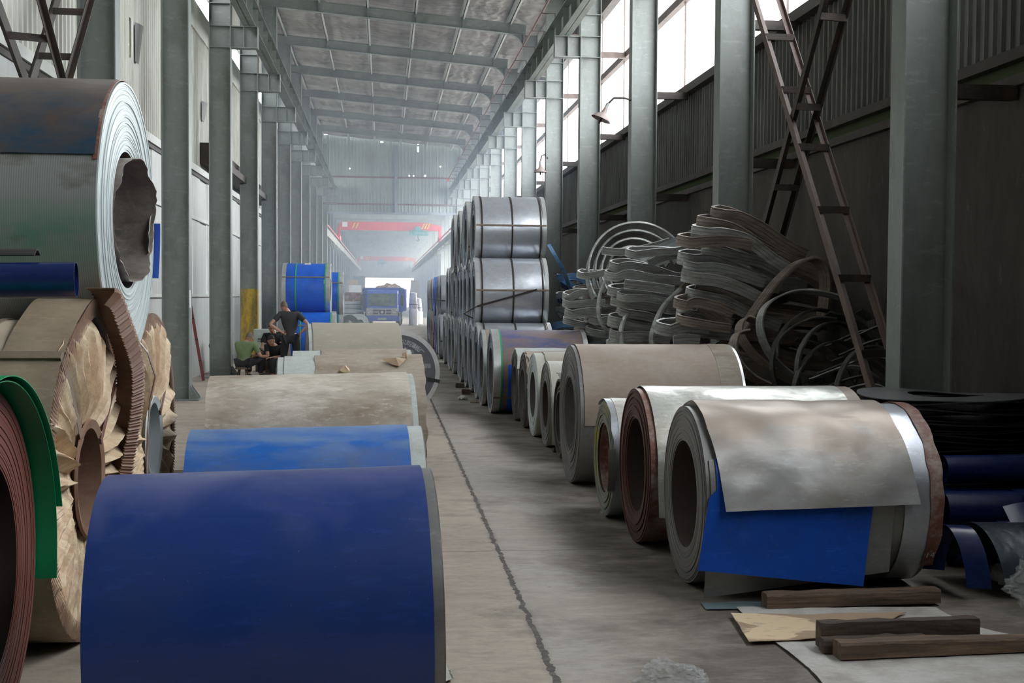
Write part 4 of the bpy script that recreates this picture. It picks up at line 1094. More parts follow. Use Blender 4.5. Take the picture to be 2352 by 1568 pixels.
# ---- flat lying and standing coils far down the left side
def lying(label, x, y, z0, R, h, mat, fm, grp):
    o = empty('slit_coil', (x, y, z0), 0, label, 'coil', grp)
    MB().lathe([(.25, 0), (R, 0), (R + .01, h * .5), (R, h), (.25, h)], 'z', 32, closed_prof=True, mis=[1, 0, 0, 1, 1]).build('coil_winding', [M[mat], M[fm]], o)
    for zz in (h * .25, h * .7):
        MB().lathe([(R + .005, zz), (R + .018, zz), (R + .018, zz + .03), (R + .005, zz + .03)], 'z', 32, closed_prof=True).build('strap', M['strap'], o)
lying('brown coil lying flat on top of a far silver pile at left', -1.72, 70, 1.38, .48, .52, 'rim_red', 'f_red', 'coils lying flat left of the truck')
lying('silver coil lying flat under the brown one, left of the truck', -1.70, 70, .87, .48, .48, 'silver', 'f_white', 'coils lying flat left of the truck')
lying('silver coil at the bottom of the flat pile left of the truck', -1.68, 70, .37, .56, .47, 'silver', 'f_white', 'coils lying flat left of the truck')
lying('lowest coil of the flat pile left of the truck', -1.68, 70, 0.004, .58, .34, 'silver_dark', 'f_grey', 'coils lying flat left of the truck')
for x, y, mm_, lb in ((-1.55, 55, 'f_dark', 'brown ended upright coil facing down the aisle, left of the truck'), (-1.15, 57.5, 'f_white', 'white ended upright coil facing down the aisle, left of the truck')):
    c = coil(lb, (x, y), .44, .2, .8, PI / 2 + .1, mats=('silver', mm_, 'bore'), seg=36, rings=5)

# ================================================================== LEFT FOREGROUND STACK
LF1 = coil('huge upper left coil with a bright ringed end and torn core', (-1.5 - .70, 7.42), .80, .40, 1.40, 0,
      z=2.222, mats=('grain_green', 'f_white', 'bore'), seg=128, rings=34, jit=.0035,
      wraps=[dict(mat='blue_black', x0=-.72, x1=.68, a0=-12, a1=158, off=.010, seg=80, nx=10, wav=.004),
             dict(mat='rim_red', x0=.672, x1=.696, a0=-12, a1=160, off=.008, seg=60, nx=2, name='rusty_rim'),
             dict(mat='blue_sheet', x0=-.2, x1=.74, a0=-24, a1=2, off=.012, seg=10, nx=4, name='blue_tail')])
# torn liner sleeve sticking out of the bore
mb = MB(); nA = 72
def liner(u, v):
    a = 2 * PI * u; x0_ = .45; xe = .70 + .05 + .05 * math.cos(a - .3) + .04 * noise.noise((math.cos(a) * 1.8, math.sin(a) * 1.8, 3.3)) + .018 * noise.noise((math.cos(a) * 8, math.sin(a) * 8, 1.0))
    x = x0_ + (xe - x0_) * v
    rr = .385 - .03 * max(0, v - .5) * (1 + math.sin(a * 2 + 1)) + .010 * noise.noise((x * 6, math.cos(a) * 4, math.sin(a) * 4)) - .03
    return (x, rr * math.cos(a), rr * math.sin(a) * 1.02)
mb.grid(liner, nA, 12)
mb.build('torn_core_liner', M['liner'], LF1, (0, 0, .804), smooth=60, solid=.006)
fl_ = MB()
def flap(u, v):
    a = -.6 + 1.2 * u; x = .70 + .02 + .05 * v + .02 * noise.noise((u * 5, v * 3, 2))
    rr = .37 - .08 * v * (0.6 + .5 * math.sin(u * 5)); return (x, rr * math.cos(a), rr * math.sin(a))
fl_.grid(flap, 24, 6)
fl_.build('bent_liner_flap', M['liner'], LF1, (0, 0, .804), smooth=60, solid=.005)
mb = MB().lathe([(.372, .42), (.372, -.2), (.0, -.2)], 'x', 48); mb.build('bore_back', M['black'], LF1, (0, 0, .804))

LF0 = coil('red brown ended coil cut off by the lower left corner, green sheet over it', (-1.5 - .65, 4.73), .72, .45, 1.30, 0,
      mats=('green_sheet', 'f_red', 'bore'), seg=128, rings=26, jit=.003,
      wraps=[dict(mat='green_sheet', x0=-.6, x1=.735, a0=-4, a1=178, off=.020, tail0=.12, seg=80, nx=6, name='green_sheet', label='emerald green sheet edge'),
             dict(mat='green_sheet', x0=-.6, x1=.755, a0=18, a1=176, off=.040, tail0=.10, seg=80, nx=6, name='green_sheet', label='second green sheet edge')])

# ---- paper wrapped coils with crumpled ends
def crumpled_coil(label, x_end, y, R, r, L, seed, folds, guard_drop, zpeak=0.0):
    root = empty('paper_wrapped_coil', (x_end - L / 2, y, 0), 0, label, 'coil')
    pl = (0, 0, R + .004); rn = random.Random(seed)
    MB().lathe([(r, -L / 2), (r, L / 2 - .02), (R - .03, L / 2 - .02), (R - .03, L / 2 - .05), (R, L / 2 - .1), (R, -L / 2)], 'x', 96, closed_prof=True, mis=[1, 1, 0, 0, 0, 0]).build('paper_body', [M['kraft_top'], M['bore']], root, pl)
    nr, na = 18, 540
    phs = [rn.uniform(0, 6.28) for _ in range(4)]
    def f(u, v):
        a = 2 * PI * u; s = v                                   # s 0 at the bore, 1 at the rim
        rr = r + (R - r) * s
        w = a * folds + 1.2 * noise.noise((math.cos(a) * 2.2, math.sin(a) * 2.2, seed)) + s * .8
        ph = (w / (2 * PI)) % 1.0
        rid = (ph / .72 if ph < .72 else (1 - ph) / .28)              # lopsided radial pleats
        w2 = a * folds * 2.6 + phs[0] + s * 1.5
        rid2 = abs(math.sin(w2 / 2))
        low = max(0, -math.sin(a)) * .6                                 # the lower part is crushed rather than folded
        amp = (.008 + .075 * min(1, s * 3.2) * min(1, (1 - s) * 7)) * (1 - low)
        amp *= .65 + .6 * noise.noise((math.cos(a) * 2.5, math.sin(a) * 2.5, seed + 5))
        x = L / 2 + amp * rid + .016 * rid2 * (1 - s) * s * 3 + .010 * noise.noise((rr * 9, a * 5, seed)) + (.005 + .02 * low) * noise.noise((rr * 30, a * 18, seed))
        a2 = a + .03 * math.sin(w) * (1 - s * .6)
        rr2 = rr * (1 + .02 * noise.noise((math.cos(a) * 3, math.sin(a) * 3, 9)) * s)
        return (x, rr2 * math.cos(a2), rr2 * math.sin(a2))
    mb = MB().grid(f, na, nr)
    mb.build('crumpled_end_paper', M['kraft_face'], root, pl, smooth=28)
    # edge guard: L-shaped pleated band round the rim
    g = MB(); nt = 240
    def rad(a): return R * (1 + .012 * noise.noise((math.cos(a) * 2, math.sin(a) * 2, seed + 2))) + zpeak * max(0, math.cos(a - math.radians(75))) ** 14
    for k in range(nt):
        a0, am, a1 = [2 * PI * (k + q) / nt for q in (0, .55, 1)]
        P = lambda r_, a, x: (x, r_ * math.cos(a), r_ * math.sin(a))
        for (b0_, b1_, xo) in ((a0, am, .022), (am, a1, .010)):
            r0, r1 = rad(b0_) + .010, rad(b1_) + .010
            X_ = L / 2 + xo + .02
            g.add([P(r0 - .095, b0_, X_), P(r1 - .095, b1_, X_), P(r1, b1_, X_ - .004), P(r0, b0_, X_ - .004)], [(0, 1, 2, 3)])
        r0, r1 = rad(a0) + .010, rad(a1) + .010
        g.add([P(r0, a0, L / 2 + .03), P(r1, a1, L / 2 + .03), P(r1, a1, L / 2 - .26), P(r0, a0, L / 2 - .26)], [(0, 1, 2, 3)], 1)
    g.build('pleated_edge_guard', [M['guard_brown'], M['kraft']], root, pl, smooth=0)
    # bore ring
    MB().lathe([(r - .01, L / 2 - .1), (r - .01, L / 2 + .035), (r + .035, L / 2 + .045), (r + .04, L / 2 + .03)], 'x', 64).build('bore_ring', M['f_white'] if seed == 2 else M['guard_brown'], root, pl)
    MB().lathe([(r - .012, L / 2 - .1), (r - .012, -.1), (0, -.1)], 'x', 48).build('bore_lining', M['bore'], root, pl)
    for x in (L / 2 - .38, -.2):
        band(R + .004, x, .032, .004, 96).build('strap', M['strap_brown'], root, pl)
    eye_strap(R + .014, r, L + .05, 128, .05).build('eye_strap', M['strap_brown'], root, pl, smooth=0)
    eye_strap(R + .014, r, L + .07, 40, .045).build('eye_strap', M['rim_red'], root, pl, smooth=0)
    return root
CA = crumpled_coil('nearer kraft wrapped coil with pleated brown rim and crumpled paper end', -1.56, 6.55, .825, .27, 1.35, 1, 34, 1, .12)
CB = crumpled_coil('farther kraft wrapped coil with crumpled end and a pale bore ring', -1.56, 8.34, .825, .245, 1.35, 2, 28, 0)
# loosened guard hanging over the nearer end
mb = MB(); path = []
for k in range(40):
    t = k / 39
    ang = math.radians(86 - 118 * t)
    rr = .88 + .10 * math.exp(-((t - .02) / .10) ** 2) - .42 * max(0, t - .35) ** 1.1 - .09 * math.sin(t * PI)
    path.append(Vector((.675 + .10 + .05 * math.sin(t * 5), rr * math.cos(ang) * .92 , rr * math.sin(ang))))
n = len(path); rs = []
for i, p in enumerate(path):
    d = (path[min(i + 1, n - 1)] - path[max(i - 1, 0)]).normalized(); s = d.cross(Vector((1, 0, 0))).normalized()
    w = .075 if i % 2 else .070; q = .006 * (i % 2)
    rs.append([p + s * w + Vector((.0 + q, 0, 0)), p + s * w * .0 + Vector((.05 + q, 0, 0)), p - s * .02 + Vector((.05, 0, 0)), p - s * .02 + Vector((-.10, 0, 0))])
fine = []
for i in range(n - 1):
    for k in range(5):
        t = k / 5; q = .010 if k % 2 else 0
        fine.append([rs[i][j].lerp(rs[i + 1][j], t) + Vector((q, 0, 0)) for j in range(4)])
mb.rings(fine, False, False, False)
mb.build('loose_edge_guard', M['guard_brown'], CA, (0, 0, .829), smooth=0, solid=.005)
# dark strap that has sprung off between the two coils
mb = MB(); pts = [Vector(p) for p in ((-1.46, 7.25, 1.58), (-1.38, 7.35, 1.45), (-1.36, 7.48, 1.30), (-1.40, 7.52, 1.15), (-1.42, 7.55, .95), (-1.43, 7.56, .6), (-1.44, 7.58, .1))]
rs = [[p + Vector((0, .02, 0)), p + Vector((.004, .02, 0)), p + Vector((.004, -.02, 0)), p + Vector((0, -.02, 0))] for p in pts]
mb.rings(rs)
prop(mb.build('sprung_strap', M['rim_red'], smooth=0), 'dark red strap sprung loose between the two kraft wrapped coils', 'strap')

# rolls lying in the notch above the nearer wrapped coil
def tube_roll(name, label, p, q, R, mat, grp, turns=1.15, mat2=None, parent=None):
    p, q = Vector(p), Vector(q); d = (q - p).normalized(); a = Vector((0, 0, 1)); a = (a - d * a.dot(d)).normalized(); b = d.cross(a)
    mb = MB(); n = 48
    def f(u, v):
        t = 2 * PI * turns * u + .6; rr = R * (1 - .06 * u)
        c = p.lerp(q, v); return c + a * rr * math.cos(t) + b * rr * math.sin(t)
    mb.grid(f, n, 6)
    o = mb.build(name, mat, parent, smooth=60, solid=.003)
    return prop(o, label, 'roll', grp)
tube_roll('sheet_roll', 'dark navy sheet roll wedged between the huge coil and the kraft wrapped one', (-2.9, 5.78, 1.83), (-1.44, 5.94, 1.86), .085, M['navy'], None)
mb = MB().grid(lambda u, v: (-2.9 + 1.28 * u, 5.88 + .10 * v + .02 * u, 1.955 + .03 * math.sin(v * 3) + .015 * u), 6, 6)
prop(mb.build('loose_sheet', M['black'], smooth=60, solid=.006), 'black folded sheet lying on the dark navy roll at left', 'sheet')

# ================================================================== PEOPLE
def skinned(chains, sub=1, smooth_r=True):
    """chains = list of lists of (x, y, z, r); vertices at the same place are shared; returns an evaluated mesh"""
    vs, rs, es, key = [], [], [], {}
    for ch in chains:
        prev = None
        for (x, y, z, r) in ch:
            k = (round(x, 4), round(y, 4), round(z, 4))
            if k not in key: key[k] = len(vs); vs.append((x, y, z)); rs.append(r)
            i = key[k]
            if prev is not None and prev != i and (prev, i) not in es and (i, prev) not in es: es.append((prev, i))
            prev = i
    me = bpy.data.meshes.new('skel'); me.from_pydata(vs, es, [])
    o = bpy.data.objects.new('skel', me); COL.objects.link(o)
    md = o.modifiers.new('skin', 'SKIN'); md.use_smooth_shade = True
    md2 = o.modifiers.new('sub', 'SUBSURF'); md2.levels = md2.render_levels = sub
    for i, r in enumerate(rs):
        sv = me.skin_vertices[0].data[i]
        sv.radius = (r, r) if not isinstance(r, tuple) else r
        sv.use_root = (i == 0)
    dg = bpy.context.evaluated_depsgraph_get(); dg.update()
    out = bpy.data.meshes.new_from_object(o.evaluated_get(dg))
    bpy.data.objects.remove(o); bpy.data.meshes.remove(me)
    mb = MB(); mb.v = [tuple(v.co) for v in out.vertices]; mb.f = [list(p.vertices) for p in out.polygons]; mb.m = [0] * len(mb.f)
    bpy.data.meshes.remove(out)
    return mb

def merge(a, b, mi=None):
    n = len(a.v); a.v += b.v
    for f, m_ in zip(b.f, b.m): a.f.append([n + i for i in f]); a.m.append(m_ if mi is None else mi)
    return a

def head_mesh(c, face, tilt=0.0, s=1.0):
    """head round c looking along the flat direction face (angle), slots 0 skin 1 eye 2 lip"""
    mb = MB(); nu, nv = 26, 20
    ca, sa = math.cos(face), math.sin(face)
    def place(x, y, z):      # local: x forward, y left, z up
        xr = x * math.cos(tilt) + z * math.sin(tilt); zr = -x * math.sin(tilt) + z * math.cos(tilt)
        return (c[0] + (xr * ca - y * sa) * s, c[1] + (xr * sa + y * ca) * s, c[2] + zr * s)
    def f(u, v):
        a = 2 * PI * u; t = PI * v
        z = math.cos(t); r = math.sin(t) ** .85
        x = r * math.cos(a); y = r * math.sin(a)
        X = x * .094; Yy = y * .073; Z = z * .118
        if z < -.1:                                 # jaw and chin taper, back of the skull rises
            k = (-.1 - z); X *= 1 - .22 * k; Yy *= 1 - .38 * k; X += .018 * k
        if x < 0 and z > -.3: X *= 1.08
        fa = max(0, math.cos(a)) ** 6 * r
        X += .010 * fa * math.exp(-((z + .55) / .2) ** 2)       # lips and chin
        X += .006 * fa * math.exp(-((z - .28) / .12) ** 2)      # brow
        e = max(0, math.cos(a - .42)) ** 30 + max(0, math.cos(a + .42)) ** 30
        X -= .010 * e * r * math.exp(-((z - .05) / .13) ** 2)   # eye sockets
        return place(X, Yy, Z)
    mb.grid(f, nu, nv)
    def blob(p, r, mi, n=8):
        b = MB(); b.lathe([(0, -1), (.5, -.87), (.87, -.5), (1, 0), (.87, .5), (.5, .87), (0, 1)], 'z', n)
        vs = [place(p[0] + v[0] * r[0], p[1] + v[1] * r[1], p[2] + v[2] * r[2]) for v in b.v]
        mb.add(vs, b.f, mi)
    blob((.100, 0, -.018), (.017, .012, .026), 0); blob((.106, 0, -.030), (.013, .016, .010), 0)
    for y in (-.030, .030):
        blob((.080, y, .008), (.010, .012, .007), 1)
        blob((-.002, y / .03 * .074, -.006), (.018, .009, .030), 0, 10)
    blob((.092, 0, -.062), (.008, .024, .007), 2)
    return mb, place

def hair_cap(place, s, low=.15, mat='hair', name='hair', parent=None, thick=1.05, front=.45):
    mb = MB()
    def f(u, v):
        a = 2 * PI * u; fz = low + (front - low) * max(0, math.cos(a)) ** 1.2
        t = math.acos(max(-1, min(1, fz))) * v
        z = math.cos(t); r = math.sin(t) ** .85
        x = r * math.cos(a); y = r * math.sin(a); X = x * .094 * thick; Yy = y * .073 * thick
        if x < 0: X *= 1.08
        return place(X, Yy, z * .118 * thick)
    mb.grid(f, 28, 10)
    return mb.build(name, M[mat], parent, smooth=60)

def hand(p, d, up, s=1.0, curl=.5, thumb=1):
    """hand at wrist p, pointing along d, palm normal up: palm plus five bent fingers"""
    p, d, up = Vector(p), Vector(d).normalized(), Vector(up).normalized()
    up = (up - d * up.dot(d)).normalized(); sd = d.cross(up)
    chains = [[tuple(p - d * .03) + (.024 * s,), tuple(p) + (.023 * s,), tuple(p + d * .045 * s) + ((.036 * s, .016 * s),), tuple(p + d * .085 * s) + ((.037 * s, .014 * s),)]]
    m_ = skinned(chains, 1)
    for k, (o, l) in enumerate(((-.030, .062), (-.010, .074), (.010, .070), (.029, .055))):
        b = p + d * .075 * s + sd * o * s; c1 = b + d * l * .5 * s - up * l * .15 * curl
        c2 = c1 + (d * (1 - curl * .5) - up * curl).normalized() * l * .32 * s; c3 = c2 + (d * (1 - curl) - up * curl * 1.4).normalized() * l * .26 * s
        merge(m_, skinned([[tuple(q) + (r * s,) for q, r in ((b, .0095), (c1, .009), (c2, .008), (c3, .0065))]], 1))
    b = p + d * .02 * s + sd * -.026 * thumb * s; c1 = b + (d * .7 - sd * .8 * thumb) * .035 * s; c2 = c1 + (d - sd * .25 * thumb - up * .3) * .035 * s
    merge(m_, skinned([[tuple(q) + (r * s,) for q, r in ((b, .012), (c1, .0105), (c2, .0085))]], 1))
    return m_

def person(label, loc, rz, J, hair='hair', top='cloth_black', legs='cloth_black', face=PI / 2, tilt=0.0, low=.1, sleeve=.75, shoes=True, hair_thick=1.04, glasses=False, hands=None, front=.45):
    """J = joint positions in the person's own frame (x right, y forward, z up), keys: pelvis waist chest neck head and l/r shoulder elbow wrist hip knee ankle toe"""
    root = empty('person', loc, rz, label, 'person')
    V = {k: Vector(v) for k, v in J.items()}
    def c(k, r): return tuple(V[k]) + (r,)
    def mid(a, b, t, r): return tuple(V[a].lerp(V[b], t)) + (r,)
    torso = [c('pelvis', (.115, .08)), c('waist', (.10, .065)), c('chest', (.120, .075)), c('neck', (.056, .056)), mid('neck', 'head', .45, (.052, .052))]
    ch = [torso]
    for s in 'lr':
        ch.append([c('chest', (.120, .075)), c(s + 'shoulder', .050), mid(s + 'shoulder', s + 'elbow', .5, .047), c(s + 'elbow', .040), mid(s + 'elbow', s + 'wrist', .35, .038), c(s + 'wrist', .025)])
        ch.append([c('pelvis', (.115, .08)), c(s + 'hip', .082), mid(s + 'hip', s + 'knee', .5, .074), c(s + 'knee', .056), mid(s + 'knee', s + 'ankle', .35, .054), c(s + 'ankle', .036)])
    body = skinned(ch, 2)
    hm, place = head_mesh(V['head'], face, tilt)
    merge(body, hm)
    for s in 'lr':
        d = V[s + 'wrist'] - V[s + 'elbow']
        hd = (hands or {}).get(s, (d, (0, 0, 1), .6))
        merge(body, hand(V[s + 'wrist'], hd[0], hd[1], .95, hd[2], 1 if s == 'l' else -1))
    body.build('body', [M['skin'], M['eye'], M['lip']], root, smooth=70)
    hair_cap(place, 1, low, hair, 'hair', root, hair_thick, front)
    # shirt
    sh = [[mid('pelvis', 'waist', -.45, (.158, .126)), mid('pelvis', 'waist', .4, (.152, .118)), c('waist', (.146, .112)), c('chest', (.178, .126)), mid('chest', 'neck', .62, (.120, .100))]]
    for s in 'lr':
        sh.append([c('chest', (.178, .126)), c(s + 'shoulder', .078), mid(s + 'shoulder', s + 'elbow', .5, .064), mid(s + 'shoulder', s + 'elbow', sleeve, .062)])
    sm_ = skinned(sh, 2)
    for i, v in enumerate(sm_.v):
        w = .008 * noise.noise((v[0] * 9, v[1] * 9, v[2] * 14)); sm_.v[i] = (v[0] + w, v[1] + w, v[2])
    sm_.build('shirt', M[top], root, smooth=70)
    tr = []
    for s in 'lr':
        tr.append([c('pelvis', (.150, .118)), c(s + 'hip', .102), mid(s + 'hip', s + 'knee', .5, .092), c(s + 'knee', .075), mid(s + 'knee', s + 'ankle', .5, .070), mid(s + 'knee', s + 'ankle', .93, .060)])
    skinned(tr, 2).build('trousers', M[legs], root, smooth=70)
    if shoes:
        for s in 'lr':
            a, t = V[s + 'ankle'], V[s + 'toe']
            d = (t - a); d.z = 0; d.normalize()
            heel = Vector((a.x, a.y, 0)) - d * .05; tip = Vector((a.x, a.y, 0)) + d * .19; up = Vector((0, 0, a.z - .085))
            skinned([[tuple(heel + up + Vector((0, 0, .045))) + (.040,), tuple(heel + up + d * .08 + Vector((0, 0, .050))) + (.045,), tuple(tip + up - d * .05 + Vector((0, 0, .036))) + ((.045, .034),), tuple(tip + up + Vector((0, 0, .03))) + ((.034, .026),)]], 2).build('shoe', M['black'], root, smooth=70)
    if glasses:
        g = MB()
        for y in (-.031, .031):
            g.tube([place(.101, y + .022 * math.cos(t), .008 + .016 * math.sin(t)) for t in [2 * PI * k / 12 for k in range(12)]], .0022, 5, closed=True)
        g.tube([place(.101, -.009, .01), place(.104, 0, .012), place(.101, .009, .01)], .002, 5)
        for s in (-1, 1): g.tube([place(.101, s * .053, .01), place(.0, s * .078, .012)], .002, 5)
        g.build('glasses', M['black'], root)
    return root

# standing man, back to the camera, hands on hips
person('man standing with his back turned and hands on his hips, charcoal polo shirt', (-1.96, 26.0, 0), .0, dict(
    pelvis=(.02, 0, .90), waist=(.005, .01, 1.06), chest=(-.01, .02, 1.27), neck=(-.055, .03, 1.45), head=(-.125, .075, 1.525),
    lshoulder=(-.195, .02, 1.365), lelbow=(-.40, -.10, 1.15), lwrist=(-.165, -.13, 1.00),
    rshoulder=(.175, .02, 1.365), relbow=(.40, -.10, 1.15), rwrist=(.225, -.05, .97),
    lhip=(-.08, 0, .86), lknee=(-.13, .03, .46), lankle=(-.14, .0, .085), ltoe=(-.16, .15, 0),
    rhip=(.12, 0, .86), rknee=(.15, .03, .46), rankle=(.15, .0, .085), rtoe=(.18, .15, 0)),
    hair='stubble', top='cloth_charcoal', legs='cloth_black', face=PI / 2 + .35, tilt=.35, low=-.25, sleeve=.62, hair_thick=1.03,
    hands={'l': ((.75, .1, -.45), (.2, -1, .2), .4), 'r': ((-.25, -.05, -1), (.4, -1, 0), .4)})
# man in green, seated on a low stool, leaning forward to the right
person('man in an olive green shirt seated low at the foot of a column', (-2.90, 26.0, 0), .0, dict(
    pelvis=(-.02, 0, .36), waist=(-.01, .03, .50), chest=(.03, .06, .66), neck=(.06, .10, .80), head=(.09, .13, .865),
    lshoulder=(-.15, .04, .73), lelbow=(-.12, .28, .52), lwrist=(.12, .36, .50),
    rshoulder=(.20, .04, .72), relbow=(.34, -.02, .48), rwrist=(.30, .17, .55),
    lhip=(-.09, .02, .34), lknee=(.04, .42, .50), lankle=(.06, .40, .085), ltoe=(.07, .55, 0),
    rhip=(.09, .0, .34), rknee=(.34, .22, .42), rankle=(.30, .25, .085), rtoe=(.36, .38, 0)),
    hair='stubble', top='cloth_green', legs='cloth_black', face=PI / 2 - .2, tilt=.45, low=-.2, sleeve=.75, hair_thick=1.03)
st = empty('low_stool', (-2.93, 25.98, 0), 0, 'low stool under the man in green', 'stool')
MB().lathe([(0, .215), (.155, .215), (.16, .24), (.15, .255), (0, .26)], 'z', 24).build('seat', M['wood_mid'], st)
for k in range(4):
    a = k * PI / 2 + .7; MB().tube([(.10 * math.cos(a), .10 * math.sin(a), .22), (.14 * math.cos(a), .14 * math.sin(a), .002)], .016, 8).build('leg', M['wood_dark'], st)
# man facing the camera, black T-shirt, glasses
person('dark haired man in glasses and black shirt sitting behind, facing the camera', (-2.42, 27.35, 0), PI, dict(
    pelvis=(.0, -.03, .44), waist=(.0, .0, .60), chest=(.0, .05, .80), neck=(-.0, .10, .97), head=(.02, .14, 1.05),
    lshoulder=(-.17, .06, .88), lelbow=(-.20, .20, .62), lwrist=(-.02, .40, .60),
    rshoulder=(.18, .06, .87), relbow=(.23, .16, .60), rwrist=(.13, .36, .56),
    lhip=(-.09, 0, .42), lknee=(-.16, .40, .46), lankle=(-.16, .38, .085), ltoe=(-.17, .5, 0),
    rhip=(.09, 0, .42), rknee=(.17, .40, .46), rankle=(.17, .38, .085), rtoe=(.18, .5, 0)),
    face=PI / 2 + .15, tilt=.25, low=.0, sleeve=.6, glasses=True)
# man crouched in front of him, smiling, arm reaching left
person('smiling man in a black shirt leaning forward in front of the one in glasses', (-2.28, 26.45, 0), PI, dict(
    pelvis=(-.10, -.05, .34), waist=(-.04, -.01, .46), chest=(.04, .05, .60), neck=(.07, .11, .73), head=(.09, .15, .80),
    lshoulder=(-.13, .03, .67), lelbow=(-.16, .22, .46), lwrist=(.06, .34, .45),
    rshoulder=(.20, .08, .66), relbow=(.15, .25, .47), rwrist=(.38, .30, .47),
    lhip=(-.18, 0, .32), lknee=(-.20, .36, .42), lankle=(-.20, .30, .085), ltoe=(-.2, .42, 0),
    rhip=(.0, 0, .32), rknee=(.05, .38, .40), rankle=(.05, .32, .085), rtoe=(.05, .45, 0)),
    face=PI / 2 + .35, tilt=.2, low=.05, sleeve=.6)
for (x, y, h_, lb) in ((-2.42, 27.38, .33, 'wooden box the man in glasses sits on'), (-2.17, 26.50, .22, 'wooden box under the smiling man in black')):
    b_ = empty('wooden_box', (x, y, 0), 0, lb, 'box')
    MB().box(-.17, .17, -.15, .15, .002, h_ - .02).build('box_body', M['wood_mid'], b_, smooth=0)
    MB().box(-.18, .18, -.16, .16, h_ - .02, h_).build('lid', M['wood_mid'], b_, smooth=0)
person('person in black half hidden behind the column left of the man in green', (-3.62, 27.6, 0), .0, dict(
    pelvis=(.05, 0, .40), waist=(.03, .02, .55), chest=(.0, .06, .72), neck=(.02, .10, .86), head=(.20, .10, .90),
    lshoulder=(-.15, .06, .78), lelbow=(-.22, .18, .55), lwrist=(-.12, .32, .45),
    rshoulder=(.15, .06, .78), relbow=(.2, .2, .52), rwrist=(.1, .36, .45),
    lhip=(-.05, 0, .38), lknee=(-.12, .38, .42), lankle=(-.12, .36, .085), ltoe=(-.1, .5, 0),
    rhip=(.13, 0, .38), rknee=(.18, .38, .42), rankle=(.18, .36, .085), rtoe=(.2, .5, 0)),
    face=PI / 2, tilt=.3, low=.0, sleeve=.95)
b_ = empty('wooden_box', (-3.58, 27.6, 0), 0, 'wooden box under the half hidden person in black', 'box')
MB().box(-.17, .17, -.15, .15, .002, .27).build('box_body', M['wood_mid'], b_, smooth=0); MB().box(-.18, .18, -.16, .16, .27, .29).build('lid', M['wood_mid'], b_, smooth=0)
# control cabinet behind the men
cb = empty('control_cabinet', (-2.72, 28.6, 0), 0, 'pale green enamel cabinet standing behind the seated men', 'cabinet')
MB().box(-.24, .24, -.18, .18, .55, .98).build('cabinet_body', M['cabinet'], cb, smooth=0, bevel=.008)
MB().box(-.20, .20, -.16, .16, .002, .55).build('cabinet_stand', M['dark_iron'], cb, smooth=0)
gl = MB()
for k in range(5): gl.box(-.14 + k * .035, -.115 + k * .035, -.188, -.181, .74, .775)
gl.box(-.16, .06, -.188, -.181, .70, .712)
gl.build('cabinet_marking', M['dark_iron'], cb, smooth=0)
# red channel leaning at the left wall
lc = empty('leaning_channel', (-3.75, 25.2, 0), 0, 'dark red painted steel channel leaning on the wall behind a column', 'channel')
MB().obox((.12, .1, .02), (-.16, .1, 1.72), .12, .01, side=(0, 1, 0)).obox((.12, .04, .02), (-.16, .04, 1.72), .01, .06, side=(0, 1, 0)).build('channel_web', M['maroon'], lc, smooth=0)
mb = MB()
for t in (.25, .5, .75): mb.box(-.03 + .12 - .28 * t, .03 + .12 - .28 * t, .03, .045, 1.7 * t, 1.7 * t + .02)
mb.build('holes', M['black'], lc, smooth=0)

# ================================================================== TRUCK
TK = empty('dump_truck', (-.07, 68, 0), -.045, 'blue dump truck parked in the lane, facing the camera', 'truck')
def prism(mb, prof, x0, x1, mi=0):
    """prof in (y, z)"""
    n = len(prof); return mb.add([(x0, a, b) for a, b in prof] + [(x1, a, b) for a, b in prof], [tuple(range(n))[::-1], tuple(range(n, 2 * n))] + [(i, i + n, (i + 1) % n + n, (i + 1) % n)[::-1] for i in range(n)], mi)
prism(MB(), [(0, .55), (0, 1.08), (.06, 1.15), (.30, 1.88), (.42, 2.02), (1.55, 2.05), (1.6, 1.1), (1.6, .55)], -.86, .86).build('cab', M['truck_blue'], TK, smooth=0, bevel=.05)
prism(MB(), [(.045, 1.17), (.27, 1.85), (.28, 1.85), (.055, 1.16)], -.75, .75).build('windscreen', M['screen'], TK, smooth=0)
for s in (-1, 1):
    mb = MB(); prism(mb, [(.35, 1.2), (.52, 1.8), (1.4, 1.82), (1.4, 1.2)], s * .855, s * .875); mb.build('side_window', M['screen'], TK, smooth=0)
    mb = MB(); prism(mb, [(-.01, .62), (-.015, .80), (-.0, 1.05), (.03, 1.05), (.03, .62)], min(s * .52, s * .87), max(s * .52, s * .87)); mb.build('headlamp_surround', M['truck_grey'], TK, smooth=0)
    for x, z in ((.62, .82), (.74, .80), (.80, .92)):
        MB().lathe([(0, -.02), (.05, -.015), (.06, 0)], 'y', 14, (s * x, -.01, z)).build('headlamp', M['chrome'], TK)
    mr = MB().box(s * 1.1 - .09, s * 1.1 + .09, -.12, -.05, 1.2, 1.75); mo = mr.build('mirror', M['black'], TK, smooth=0, bevel=.02)
    MB().tube([(s * .86, .2, 1.8), (s * 1.1, -.05, 1.78), (s * 1.1, -.05, 1.15), (s * .86, .1, 1.1)], .015, 6).build('mirror_arm', M['black'], mo)
    for y in (.75, 3.6, 4.4):
        w = MB().lathe([(0, -.13), (.24, -.13), (.36, -.12), (.42, -.06), (.42, .06), (.36, .12), (0, .12)], 'x', 28, (s * .86, y, .424)).build('wheel', M['black'], TK)
        MB().lathe([(0, -.01), (.1, 0), (.2, -.03), (.22, 0)], 'x', 18, (s * 1.0, y, .424)).build('wheel_hub', M['truck_grey'], w)
gr = MB().box(-.56, .56, -.03, 0, .63, 1.02).build('grille', M['truck_grey'], TK, smooth=0, bevel=.01)
